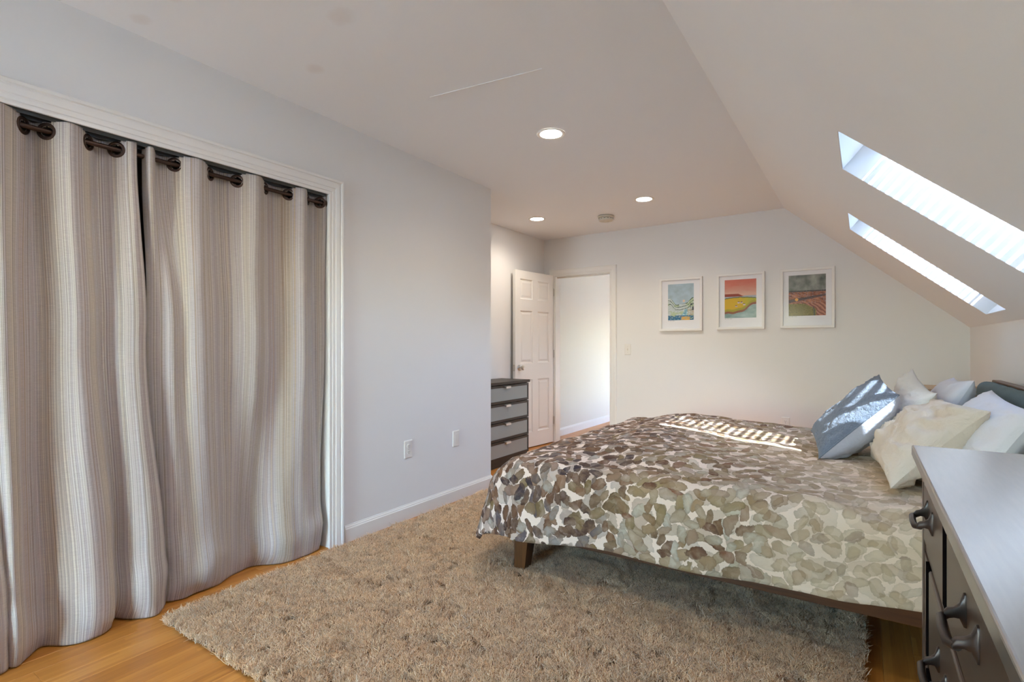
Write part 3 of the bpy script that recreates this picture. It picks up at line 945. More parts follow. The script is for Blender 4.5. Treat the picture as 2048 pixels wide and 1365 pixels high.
# ------------------------------------------------------------------ curtains
def curtain_mat(name, seed):
    m = Mat(name, rough=0.9, spec=0.15)
    tc = m.n('ShaderNodeTexCoord')
    sp = m.n('ShaderNodeSeparateXYZ'); m.l(tc.outputs['UV'], sp.inputs[0])
    u = m.math('ADD', sp.outputs[0], seed)
    wob = m.noise(m.coords('UV', (40, 3, 1)), 1.0, 2)
    u2 = m.math('ADD', u, m.math('MULTIPLY', wob, 0.0012))
    broad = m.noise(u, 11, 2, 0.6, '1D')
    mid = m.noise(u2, 75, 2, 0.6, '1D')
    fine = m.noise(u2, 240, 1, 0.5, '1D')
    mixv = m.math('ADD', m.math('MULTIPLY', broad, 0.72), m.math('MULTIPLY', mid, 0.28))
    rp = m.ramp(mixv, [(0.32, (0.54, 0.44, 0.33)), (0.39, (0.68, 0.62, 0.52)), (0.44, (0.48, 0.41, 0.34)), (0.49, (0.65, 0.61, 0.55)), (0.53, (0.52, 0.45, 0.43)), (0.58, (0.63, 0.60, 0.58)), (0.63, (0.50, 0.43, 0.42)), (0.70, (0.55, 0.43, 0.30))])
    # thin dark stripes
    thr = m.ramp(fine, [(0.0, (1, 1, 1)), (0.44, (1, 1, 1)), (0.50, (0, 0, 0)), (1, (0, 0, 0))])
    dark = m.ramp(mid, [(0.3, (0.30, 0.25, 0.21)), (0.55, (0.36, 0.31, 0.30)), (0.7, (0.27, 0.23, 0.20))])
    c = m.mix(m.math('MULTIPLY', thr.outputs[0], 0.75), rp.outputs[0], dark.outputs[0])
    # weave
    wx = m.noise(m.coords('UV', (900, 260, 1)), 1.0, 2, 0.6)
    wy = m.noise(m.coords('UV', (30, 620, 1)), 1.0, 2, 0.6)
    wv = m.math('ADD', m.math('MULTIPLY', wx, 0.5), m.math('MULTIPLY', wy, 0.5))
    rw = m.ramp(wv, [(0.35, (0.80, 0.80, 0.80)), (0.6, (1.06, 1.06, 1.06))])
    c = m.mix(1.0, c, rw.outputs[0], 'MULTIPLY')
    m.color(c)
    m.bump(m.math('ADD', wv, m.math('MULTIPLY', fine, 0.8)), 0.5, 0.0014)
    m.b.inputs['Sheen Weight'].default_value = 0.15
    return m.m


RX, RZ = -2.558, 1.952
def curtain(label, top, mid, bot, grommets, seed, zt=0.034):
    """top/mid/bot: same-length lists of (y, x) control points"""
    loc = (-2.56, sum(p[0] for p in bot) / len(bot), 0)
    e = empty('curtain', loc, label, 'curtain', None)
    NS = 26 * (len(top) - 1)
    ft, fm, fb = spline([(p[0], p[1], 0) for p in top], NS), spline([(p[0], p[1], 0) for p in mid], NS), spline([(p[0], p[1], 0) for p in bot], NS)
    # arc length for the print
    us = [0.0]
    for i in range(1, NS): us.append(us[-1] + (ft[i] - ft[i - 1]).length)
    ZT = RZ + zt
    zrows = [ZT - 0.0055 * k for k in range(20)]
    z = zrows[-1]
    while z > 0.32: z -= 0.028; zrows.append(z)
    while z > 0.012: z -= 0.012; zrows.append(max(z, 0.004))
    mb = MB(); mb.uv = []
    nr = len(zrows)
    for j, z in enumerate(zrows):
        for i in range(NS):
            if z > 1.2: k = sm(1.95, 1.2, z); p = ft[i].lerp(fm[i], k)
            else: k = sm(1.2, 0.12, z); p = fm[i].lerp(fb[i], k)
            y, x = p.x, p.y
            # cloth breaks on the floor: bulges out, then tucks back in
            br = math.exp(-((z - 0.13) / 0.10) ** 2) * 0.030 - sm(0.06, 0.0, z) * 0.020
            nn = noise.noise(Vector((y * 7, z * 1.2, seed))) * 0.012 * sm(1.95, 1.5, z)
            nn += noise.noise(Vector((y * 22, z * 5.0, seed + 5))) * 0.0035 * sm(1.95, 1.7, z)
            low = sm(0.55, 0.05, z)
            nn += noise.noise(Vector((y * 9, z * 9.0, seed + 9))) * 0.014 * low
            yy = y + noise.noise(Vector((y * 5, z * 1.5, seed + 20))) * 0.010 * sm(1.95, 1.4, z)
            zz = z
            if j == 0: zz += 0.004 * noise.noise(Vector((y * 30, 0, seed)))
            top_arch = 0.007 * sm(0.09, 0.0, ZT - z) * (1 if x > RX + 0.012 else -0.2)
            mb.v.append(Vector((x + br * (0.6 + 0.8 * noise.noise(Vector((y * 6, 3, seed)))) + nn, yy, zz + top_arch)))
            mb.uv.append((us[i], z))
    gpos = []
    for gy in grommets:
        i = min((q for q in range(2, NS - 2)), key=lambda q: abs(ft[q].x - gy) + 4 * abs(ft[q].y - RX))
        gpos.append((i, Vector((RX, ft[i].x, RZ)), (ft[i + 1] - ft[i - 1]).normalized()))
    for j in range(nr - 1):
        for i in range(NS - 1):
            k = j * NS + i
            if zrows[j] > RZ - 0.05:
                c = (mb.v[k] + mb.v[k + NS + 1]) / 2
                hole = False
                for gi, g, t in gpos:
                    if abs(us[i] - us[gi]) < 0.023 and (us[i] - us[gi]) ** 2 + (zrows[j] - 0.003 - RZ) ** 2 < 0.0205 ** 2: hole = True
                if hole: continue
            mb.f.append((k, k + 1, k + NS + 1, k + NS))
    cloth = mb.build('curtain_cloth', curtain_mat('striped_linen', seed * 3.7), e, smooth=True, angle=180)
    sd = cloth.modifiers.new('thick', 'SOLIDIFY'); sd.thickness = 0.0018
    for gi, g, t in gpos:
        n = Vector((t.y, -t.x, 0))     # ft stores (y,x): tangent world = (t.y, t.x); normal = perpendicular
        tw = Vector((t.y, t.x, 0)).normalized()
        nw = Vector((-tw.y, tw.x, 0))
        prof = []
        mbg = MB()
        rings = []
        K = 28
        for a in range(K):
            an = 2 * PI * a / K
            rad = tw * math.cos(an) + Vector((0, 0, 1)) * math.sin(an)
            c = g
            rings.append([c + rad * (0.0265 + 0.0065 * math.cos(b)) + nw * (0.0038 * math.sin(b)) for b in [2 * PI * q / 10 for q in range(10)]])
        mbg.loft(rings, closed=True)
        mbg.build('grommet', M['bronze'], e, smooth=True, angle=180)
    return e


F = RX + 0.046; Bk = RX - 0.042
top1 = [(0.500, F - 0.02), (0.555, F + 0.008), (0.625, RX), (0.660, Bk), (0.690, RX), (0.752, F + 0.004), (0.820, RX), (0.868, Bk), (0.914, RX), (0.955, F - 0.012), (0.978, F - 0.020)]
mid1 = [(0.500, F - 0.03), (0.560, F + 0.010), (0.615, RX + 0.02), (0.665, RX - 0.025), (0.712, RX + 0.005), (0.775, F), (0.838, RX + 0.02), (0.885, RX - 0.02), (0.935, RX + 0.02), (0.985, F - 0.01), (1.020, RX + 0.012)]
bot1 = [(0.560, RX - 0.01), (0.590, RX + 0.055), (0.640, RX + 0.010), (0.690, RX - 0.030), (0.745, RX + 0.030), (0.825, RX + 0.060), (0.890, RX + 0.035), (0.925, RX - 0.030), (0.965, RX + 0.035), (1.035, RX + 0.060), (1.105, RX - 0.010)]
curtain('striped beige linen curtain left of the gap, hem bunched on the floor', top1, mid1, bot1, [0.625, 0.690, 0.820, 0.914], 1.0)
top2 = [(1.010, RX - 0.006), (1.026, RX + 0.034), (1.048, RX + 0.014), (1.070, Bk + 0.02), (1.100, Bk + 0.012), (1.136, RX), (1.210, F + 0.002), (1.286, RX), (1.352, Bk + 0.008), (1.420, RX), (1.492, F), (1.564, RX), (1.632, Bk + 0.008), (1.698, RX), (1.758, F), (1.812, RX), (1.855, Bk + 0.01), (1.893, RX), (1.916, RX + 0.020)]
mid2 = [(1.030, RX - 0.02), (1.050, RX - 0.005), (1.075, RX + 0.010), (1.105, RX + 0.030), (1.130, RX + 0.022), (1.160, RX + 0.012), (1.225, RX + 0.042), (1.300, RX + 0.010), (1.362, RX - 0.012), (1.428, RX + 0.015), (1.495, RX + 0.045), (1.564, RX + 0.012), (1.630, RX - 0.014), (1.692, RX + 0.012), (1.752, RX + 0.047), (1.806, RX + 0.008), (1.850, RX - 0.022), (1.885, RX + 0.004), (1.910, RX + 0.012)]
bot2 = [(1.070, RX - 0.05), (1.095, RX - 0.04), (1.120, RX - 0.020), (1.150, RX + 0.000), (1.180, RX + 0.005), (1.220, RX - 0.005), (1.275, RX + 0.005), (1.330, RX - 0.002), (1.385, RX - 0.030), (1.440, RX - 0.060), (1.500, RX - 0.075), (1.560, RX - 0.055), (1.620, RX + 0.002), (1.680, RX + 0.028), (1.740, RX + 0.036), (1.795, RX + 0.034), (1.845, RX + 0.025), (1.885, RX + 0.015), (1.905, RX - 0.02)]
curtain('striped beige linen curtain filling the right part of the closet, beside the casing', top2, mid2, bot2, [1.136, 1.286, 1.420, 1.564, 1.698, 1.812, 1.893], 2.0)
top3 = [(-0.48, F), (-0.40, RX), (-0.33, Bk), (-0.26, RX), (-0.19, F), (-0.12, RX), (-0.05, Bk), (0.02, RX), (0.09, F), (0.16, RX), (0.23, Bk), (0.30, RX), (0.37, F), (0.42, RX), (0.46, Bk + 0.02)]
bot3 = [(y + 0.07 if i > 9 else y, x * 0.5 + (RX + 0.035) * 0.5) for i, (y, x) in enumerate(top3)]
bot3[-1] = (0.60, RX - 0.02); bot3[-2] = (0.565, RX + 0.05); bot3[-3] = (0.50, RX + 0.06)
mid3 = [((a[0] + b[0]) / 2, (a[1] + b[1]) / 2) for a, b in zip(top3, bot3)]
curtain('striped beige curtain cut off by the left picture edge', top3, mid3, bot3, [-0.26, -0.12, 0.02, 0.16, 0.30, 0.42], 3.0)

e = empty('curtain_rod', (RX, 0.7, RZ), 'dark bronze curtain rod inside the closet opening', 'curtain rod')
MB().tube([(RX, OY0 + 0.012, RZ), (RX, OY1 - 0.012, RZ)], 0.0095, 20).build('rod', M['bronze'], e, smooth=True)
for yy, s in ((OY1 - 0.012, -1), (OY0 + 0.012, 1)):
    MB().lathe((RX, yy, RZ), (0, s, 0), [(0.024, 0), (0.024, 0.005), (0.014, 0.008), (0.014, 0.016), (0.0096, 0.017)], 24).build('end_socket', M['bronze'], e, smooth=True)

# ------------------------------------------------------------------ low chest of drawers in the alcove
cX0, cX1, cY0, cY1, cZ = XA + 0.025, -2.825, 3.785, 4.560, 0.800
e = empty('chest_of_drawers', ((cX0 + cX1) / 2, (cY0 + cY1) / 2, 0), 'black brown chest with four frosted glass drawers in the alcove beside the door', 'chest of drawers')
MB().box((cX0, cY0, cZ - 0.026), (cX1 + 0.012, cY1 + 0.006, cZ)).build('top', M['dresser_black'], e, bevel=0.0015)
for (a, b) in ((cY0 + 0.004, cY0 + 0.022), (cY1 - 0.020, cY1 - 0.002)):
    MB().box((cX0, a, 0), (cX1 - 0.018, b, cZ - 0.027)).build('side_panel', M['dresser_black'], e)
MB().box((cX0 + 0.01, cY0 + 0.023, 0.02), (cX0 + 0.02, cY1 - 0.021, cZ - 0.03)).build('back_panel', M['dresser_black'], e)
MB().box((cX0 + 0.03, cY0 + 0.023, 0.0), (cX1 - 0.02, cY1 - 0.021, 0.068)).build('plinth', M['dresser_black'], e)
dz0, dzh = 0.075, 0.1745
for k in range(4):
    z0 = dz0 + k * dzh; z1 = z0 + dzh - 0.006
    dr = MB().box((cX0 + 0.04, cY0 + 0.028, z0 + 0.01), (cX1 - 0.018, cY1 - 0.026, z1 - 0.02)).build('drawer', M['dresser_black'], e)
    x0, x1 = cX1 - 0.017, cX1
    y0, y1 = cY0 + 0.005, cY1 - 0.003
    fw, fh = 0.020, 0.022
    MB().box((x0, y0, z0), (x1, y0 + fw, z1)).box((x0, y1 - fw, z0), (x1, y1, z1)).box((x0, y0 + fw, z0), (x1, y1 - fw, z0 + fh)).box((x0, y0 + fw, z1 - fh), (x1, y1 - fw, z1)).build('drawer_frame', M['dresser_black'], dr)
    MB().box((x0 + 0.004, y0 + fw - 0.002, z0 + fh - 0.002), (x1 - 0.004, y1 - fw + 0.002, z1 - fh + 0.002)).build('glass_panel', M['frosted'], dr)
    hy = 4.165
    MB().box((x1 - 0.001, hy - 0.040, z1 - 0.014), (x1 + 0.024, hy + 0.040, z1 - 0.011)).box((x1 + 0.021, hy - 0.040, z1 - 0.030), (x1 + 0.024, hy + 0.040, z1 - 0.011)).build('handle', M['white_metal'], dr, bevel=0.0008)

# ------------------------------------------------------------------ bed
BX0, BX1, BY0, BY1 = -1.50, 0.56, 2.235, 3.97
bed = empty('bed_frame', ((BX0 + BX1) / 2, (BY0 + BY1) / 2, 0), 'stained dark wooden bed frame with a blue grey upholstered headboard', 'bed')
RZ0, RZ1 = 0.185, 0.285
MB().box((BX0, BY0 + 0.035, RZ0), (BX1, BY0 + 0.06, RZ1)).build('side_rail', M['bed_wood'], bed, bevel=0.003)
MB().box((BX0, BY1 - 0.06, RZ0), (BX1, BY1 - 0.035, RZ1)).build('side_rail', M['bed_wood'], bed, bevel=0.003)
MB().box((BX0 + 0.0, BY0 + 0.06, RZ0), (BX0 + 0.025, BY1 - 0.06, RZ1)).build('foot_rail', M['bed_wood_v'], bed, bevel=0.003)
MB().box((BX0 + 0.03, BY0 + 0.06, RZ1 - 0.03), (BX1 - 0.005, BY1 - 0.06, RZ1 - 0.005)).build('mattress_board', M['bed_wood'], bed)
RUGZ = 0.012
for (lx, ly, z0) in ((BX0 + 0.028, BY0 + 0.0, RUGZ), (BX0 + 0.028, BY1 - 0.085, RUGZ), (BX1 - 0.12, BY0 + 0.062, 0.0), (BX1 - 0.12, BY1 - 0.15, 0.0)):
    wtop, wbot = 0.082, 0.060
    rings = []
    for z, ww in ((z0, wbot), (RZ0 - 0.0005, wtop), (RZ1 - 0.032 if lx > 0 else RZ0 + 0.0, wtop)):
        rings.append([(lx, ly, z), (lx + ww, ly, z), (lx + ww, ly + ww, z), (lx, ly + ww, z)])
    MB().loft(rings[:2]).build('leg', M['bed_wood_v'], bed, bevel=0.003)
# headboard: board + upholstered pad with rounded top
MB().box((BX1 + 0.045, BY0 - 0.02, 0.10), (BX1 + 0.085, BY1 + 0.045, 0.950)).build('headboard_board', M['bed_wood'], bed, bevel=0.004)
mf = Mat('blue_grey_upholstery', (0.12, 0.165, 0.18), 0.85, spec=0.2)
v = mf.coords('Object', (520, 520, 520)); nz = mf.noise(v, 1, 2)
mf.color(mf.ramp(nz, [(0.3, (0.085, 0.125, 0.14)), (0.7, (0.16, 0.215, 0.23))]).outputs[0]); mf.bump(nz, 0.5, 0.001)
M['upholstery'] = mf.m
prof = [(BX1 + 0.044, 0.30), (BX1 + 0.044, 0.935)]
prof = []
xc_, r_ = BX1 + 0.012, 0.048
zz_top = 0.947
for k in range(13):
    a = PI * k / 12
    prof.append((xc_ + r_ * math.cos(a) * 0.95, zz_top - r_ + r_ * math.sin(a)))
prof += [(xc_ - r_ * 0.95, 0.60), (xc_ - r_ * 0.9, 0.32), (BX1 + 0.044, 0.30)]
rings = []
yA, yB_ = BY0 - 0.03, BY1 + 0.055
ny = 48
for j in range(ny + 1):
    y = yA + (yB_ - yA) * j / ny
    ed = min(j, ny - j) / 3.0
    k = 1 - 0.35 * max(0, 1 - ed) ** 2
    rings.append([(BX1 + 0.044 + (px - BX1 - 0.044) * k, y, 0.30 + (pz - 0.30) * (1 - 0.02 * max(0, 1 - ed) ** 2) + 0.002 * math.sin(y * 30)) for px, pz in prof])
MB().loft(rings).build('headboard_pad', M['upholstery'], bed, smooth=True, angle=60)

# mattress
mm_ = Mat('mattress_ticking', (0.75, 0.74, 0.72), 0.85)
mt = MB().box((BX0 + 0.03, BY0 + 0.055, RZ1), (BX1 - 0.03, BY1 - 0.055, 0.56)).build('mattress', mm_.m, origin=(-0.5, 3.0, RZ1), bevel=0.05, seg=4)
tag(mt, 'white mattress lying on the bed frame under the patterned duvet', 'mattress')

# duvet cover material: watercolour leaves
m = Mat('duvet_print', rough=0.8, spec=0.2)
tc = m.n('ShaderNodeTexCoord')
nzv = m.n('ShaderNodeTexNoise'); nzv.inputs['Scale'].default_value = 9; nzv.inputs['Detail'].default_value = 5; nzv.inputs['Roughness'].default_value = 0.6
m.l(tc.outputs['UV'], nzv.inputs['Vector'])
sub = m.n('ShaderNodeVectorMath', operation='SUBTRACT'); m.l(nzv.outputs['Color'], sub.inputs[0]); sub.inputs[1].default_value = (0.5, 0.5, 0.5)
scl = m.n('ShaderNodeVectorMath', operation='SCALE'); m.l(sub.outputs[0], scl.inputs[0]); scl.inputs['Scale'].default_value = 0.085
uvw = m.n('ShaderNodeVectorMath', operation='ADD'); m.l(tc.outputs['UV'], uvw.inputs[0]); m.l(scl.outputs[0], uvw.inputs[1])
sepu = m.n('ShaderNodeSeparateXYZ'); m.l(tc.outputs['UV'], sepu.inputs[0])
bigz = m.noise(m.coords('UV', (2.2, 2.2, 1)), 1.0, 2)
# along the bed: 0 at the foot hem, 1 at the head
along = m.math('ADD', m.math('DIVIDE', m.math('ADD', sepu.outputs[0], 0.4), 2.2), m.math('MULTIPLY', m.math('SUBTRACT', bigz, 0.5), 0.35), clamp=True)
col_c = m.mix(along, (0.80, 0.74, 0.73), (0.72, 0.62, 0.48))
FOOT = [(0.0, (0.035, 0.030, 0.045)), (0.18, (0.075, 0.042, 0.030)), (0.34, (0.13, 0.068, 0.038)), (0.48, (0.22, 0.13, 0.075)), (0.60, (0.26, 0.19, 0.16)), (0.72, (0.17, 0.13, 0.055)), (0.84, (0.09, 0.08, 0.10)), (1.0, (0.40, 0.40, 0.37))]
MIDC = [(0.0, (0.12, 0.055, 0.03)), (0.2, (0.27, 0.22, 0.11)), (0.4, (0.19, 0.09, 0.05)), (0.55, (0.42, 0.42, 0.34)), (0.7, (0.30, 0.21, 0.11)), (0.85, (0.48, 0.48, 0.41)), (1.0, (0.24, 0.13, 0.07))]
HEAD = [(0.0, (0.40, 0.31, 0.18)), (0.2, (0.46, 0.40, 0.27)), (0.4, (0.34, 0.25, 0.14)), (0.6, (0.54, 0.44, 0.29)), (0.8, (0.30, 0.20, 0.11)), (0.9, (0.46, 0.43, 0.33)), (1.0, (0.15, 0.07, 0.045))]
for (s_, loc, thr, ex, al) in ((13.0, (0.3, 0.7, 0), 0.38, 1.8, 0.55), (16.0, (5.3, 2.7, 0), 0.37, 2.0, 1.0), (15.0, (9.1, 4.4, 0), 0.34, 1.7, 0.95)):
    mp = m.n('ShaderNodeMapping'); mp.inputs['Scale'].default_value = (s_, s_, 1); mp.inputs['Location'].default_value = loc; m.l(uvw.outputs[0], mp.inputs[0])
    vo = m.n('ShaderNodeTexVoronoi', voronoi_dimensions='2D'); vo.inputs['Scale'].default_value = 1.0; vo.inputs['Randomness'].default_value = 0.9; m.l(mp.outputs[0], vo.inputs['Vector'])
    dv = m.n('ShaderNodeVectorMath', operation='SUBTRACT'); m.l(mp.outputs[0], dv.inputs[0]); m.l(vo.outputs['Position'], dv.inputs[1])
    sc_ = m.n('ShaderNodeSeparateColor'); m.l(vo.outputs['Color'], sc_.inputs[0])
    rot = m.n('ShaderNodeVectorRotate', rotation_type='Z_AXIS'); m.l(dv.outputs[0], rot.inputs['Vector']); m.l(m.math('MULTIPLY', sc_.outputs[0], 6.283), rot.inputs['Angle'])
    st = m.n('ShaderNodeVectorMath', operation='MULTIPLY'); m.l(rot.outputs[0], st.inputs[0]); st.inputs[1].default_value = (1.0 / ex ** 0.5 * 1.0, ex ** 0.5, 0)
    ln = m.n('ShaderNodeVectorMath', operation='LENGTH'); m.l(st.outputs[0], ln.inputs[0])
    d = ln.outputs['Value']
    mask = m.ramp(m.math('SUBTRACT', d, m.math('MULTIPLY', sc_.outputs[1], 0.13)), [(0.0, (1, 1, 1)), (thr - 0.012, (1, 1, 1)), (thr + 0.012, (0, 0, 0)), (1.0, (0, 0, 0))])
    rim = m.ramp(m.math('SUBTRACT', d, m.math('MULTIPLY', sc_.outputs[1], 0.13)), [(0.0, (1.12, 1.12, 1.12)), (thr - 0.13, (1.05, 1.05, 1.05)), (thr - 0.02, (0.72, 0.72, 0.72)), (1.0, (0.72, 0.72, 0.72))])
    a1 = m.ramp(sc_.outputs[2], FOOT); a2 = m.ramp(sc_.outputs[2], MIDC); a3 = m.ramp(sc_.outputs[2], HEAD)
    f1 = m.ramp(along, [(0.36, (0, 0, 0)), (0.56, (1, 1, 1))]); f2 = m.ramp(along, [(0.60, (0, 0, 0)), (0.85, (1, 1, 1))])
    cc = m.mix(f2.outputs[0], m.mix(f1.outputs[0], a1.outputs[0], a2.outputs[0]), a3.outputs[0])
    cc = m.mix(1.0, cc, rim.outputs[0], 'MULTIPLY')
    wash = m.noise(uvw.outputs[0], 26, 3)
    hue = m.noise(mp.outputs[0], 1.6, 3)
    cc = m.mix(m.ramp(hue, [(0.42, (0, 0, 0)), (0.60, (0.5, 0.5, 0.5))]).outputs[0], cc, m.mix(along, (0.16, 0.085, 0.055), (0.42, 0.36, 0.24)))
    aw = m.math('MULTIPLY', m.math('MULTIPLY', m.math('ADD', m.math('MULTIPLY', wash, 0.7), 0.62, clamp=True), al), m.math('SUBTRACT', 1.0, m.math('MULTIPLY', f2.outputs[0], 0.42)))
    col_c = m.mix(m.math('MULTIPLY', mask.outputs[0], aw), col_c, cc)
m.color(m.mix(1.0, col_c, (0.95, 0.88, 0.82), 'MULTIPLY'))
bn = m.math('ADD', m.noise(tc.outputs['UV'], 22, 5, 0.6), m.math('MULTIPLY', m.noise(tc.outputs['UV'], 700, 1), 0.04))
m.bump(bn, 0.35, 0.012)
M['duvet'] = m.m

# duvet mesh
XF, YF0, YF1 = -1.475, 2.275, 3.94
LU, LV = XF, YF1 - YF0
HU, HN, HFAR = 0.49, 0.392, 0.38
def duvet_pt(u, v):
    """u from foot edge towards head, v from near edge towards far"""
    du = max(0, -u); dn = max(0, -v); df = max(0, v - LV)
    bx = XF + 0.035 + max(0, u) ; by = YF0 + min(max(v, 0), LV)
    L = ((du ** 3.5) + (dn + df) ** 3.5) ** (1 / 3.5)
    if L > 0.44: L = 0.44 + (L - 0.44) * 0.55
    # padded top
    ei = min(max(u, 0) / 0.35, max(min(v, LV - v), 0) / 0.30, 1.0)
    ei = min(max(u, 0) / 0.35, max(v, 0) / 0.30, max(LV - v, 0) / 0.10, 1.0)
    zt = 0.578 + 0.022 * sm(0, 1, max(ei, 0)) + 0.040 * sm(1.2, 0.35, u) * sm(0.0, 0.45, u) * sm(0, 1, max(ei, 0)) + 0.018 * sm(1.0, 1.55, v) * sm(0, 1, max(ei, 0))
    r = 0.115
    if L <= 1e-6:
        return Vector((bx, by, zt))
    LL = math.hypot(du, dn + df); dirx = -du / LL; diry = (-dn + df) / LL
    foot = abs(dirx)
    r = 0.105 + 0.085 * foot
    a = L / r
    if a < PI / 2: hz = r * math.sin(a); dz = r * (1 - math.cos(a))
    else:
        ex = L - r * PI / 2
        fl_ = math.radians(4 + 12 * foot)
        hz = r + ex * math.sin(fl_); dz = r + ex * math.cos(fl_)
    # soft folds in the hanging part
    hang = sm(0.10, 0.40, L)
    if dn > 0 and du <= 0: s_ = u * 1.0
    elif du > 0 and dn <= 0: s_ = -v * 1.0
    else: s_ = math.atan2(dn + 1e-6, du + 1e-6) * 0.4 - 0.3
    hz += hang * (0.016 * math.sin(s_ * 9.0 + 1.0) + 0.010 * noise.noise(Vector((s_ * 5, L * 3, 2))))
    hz += 0.03 * hang * foot * noise.noise(Vector((s_ * 2.4, 1.0, 8)))
    corner = (du > 0 and (dn > 0))
    return Vector((bx + dirx * hz, by + diry * hz, zt - dz))


du_, dv_ = 0.0125, 0.0125
U0, U1, V0, V1 = -HU, 1.90, -HN, LV + HFAR
nu, nv = int((U1 - U0) / du_), int((V1 - V0) / dv_)
P = [[duvet_pt(U0 + (U1 - U0) * i / nu, V0 + (V1 - V0) * j / nv) for i in range(nu + 1)] for j in range(nv + 1)]
mb = MB(); mb.uv = []
for j in range(nv + 1):
    for i in range(nu + 1):
        p = P[j][i]
        a = P[j][min(i + 1, nu)] - P[j][max(i - 1, 0)]; b = P[min(j + 1, nv)][i] - P[max(j - 1, 0)][i]
        n = a.cross(b).normalized()
        u = U0 + (U1 - U0) * i / nu; v = V0 + (V1 - V0) * j / nv
        top = 1.0 if v > 0.0 else 0.0
        h = 0.014 * noise.noise(Vector((u * 3.2, v * 3.2, 0)))
        h += 0.0080 * (1 - abs(noise.noise(Vector((u * 4.0, v * 9.0, 3)))) * 2) * (0.5 + 0.5 * top)
        h += 0.0030 * noise.noise(Vector((u * 11, v * 17, 5))) + 0.0014 * noise.noise(Vector((u * 30, v * 42, 6)))
        if v < 0:   # hanging side: long diagonal creases towards the head end, pulled soft dents
            q = u * 0.9 + v * 1.5
            k = sm(0.7, 1.6, u)
            h += k * 0.015 * (1 - 2 * abs(noise.noise(Vector((q * 3.5, (u - v) * 0.8, 9)))))
            h += 0.006 * noise.noise(Vector((u * 6, v * 3, 12)))
        if u < 0: h += 0.008 * noise.noise(Vector((v * 6, u * 3, 15)))
        hem = min(u - U0, v - V0, V1 - v)
        h += -0.006 * math.exp(-((hem - 0.018) / 0.006) ** 2) if hem < 0.06 else 0
        # uneven hem
        pz = p + n * h
        if v < 0: pz.z += (0.045 * sm(0.9, 1.7, u) - 0.045 * sm(0.55, -0.05, u) * sm(-0.45, -0.15, u)) * sm(0.05, 0.42, -v)
        if v < 0: pz.z += 0.018 * noise.noise(Vector((u * 3.1, 0, 21))) * sm(0.1, 0.42, -v)
        mb.v.append(pz); mb.uv.append((u, v))
for j in range(nv):
    for i in range(nu):
        k = j * (nu + 1) + i
        mb.f.append((k, k + 1, k + nu + 2, k + nu + 1))
duv = mb.build('duvet', M['duvet'], origin=(-0.6, 3.0, 0.25), smooth=True, angle=180)
tag(duv, 'puffy duvet with watercolour leaf print, brown at foot fading to sage', 'duvet')
sd = duv.modifiers.new('thick', 'SOLIDIFY'); sd.thickness = 0.022; sd.offset = -1.0
# make sure the padding grows inwards
me = duv.data
pc = me.polygons[(nv // 2) * nu + nu // 2]
if pc.normal.z < 0: me.flip_normals()

# ------------------------------------------------------------------ pillows
def fabric(name, c, rough=0.85, wr=0.25, scale=1.0, sheen=0.0):
    m = Mat(name, c, rough, spec=0.2)
    v = m.coords('Object')
    nw = m.n('ShaderNodeTexNoise'); nw.inputs['Scale'].default_value = 16 * scale; nw.inputs['Detail'].default_value = 4; nw.inputs['Roughness'].default_value = 0.6; nw.inputs['Distortion'].default_value = 1.4
    m.l(v, nw.inputs['Vector'])
    n1 = nw.outputs[0]; n2 = m.noise(v, 700, 2)
    m.color(m.mix(m.noise(v, 5, 3), tuple(x * 0.95 for x in c), tuple(min(1, x * 1.04) for x in c)))
    m.bump(m.math('ADD', n1, m.math('MULTIPLY', n2, 0.05)), wr, 0.018)
    m.b.inputs['Sheen Weight'].default_value = sheen
    return m.m


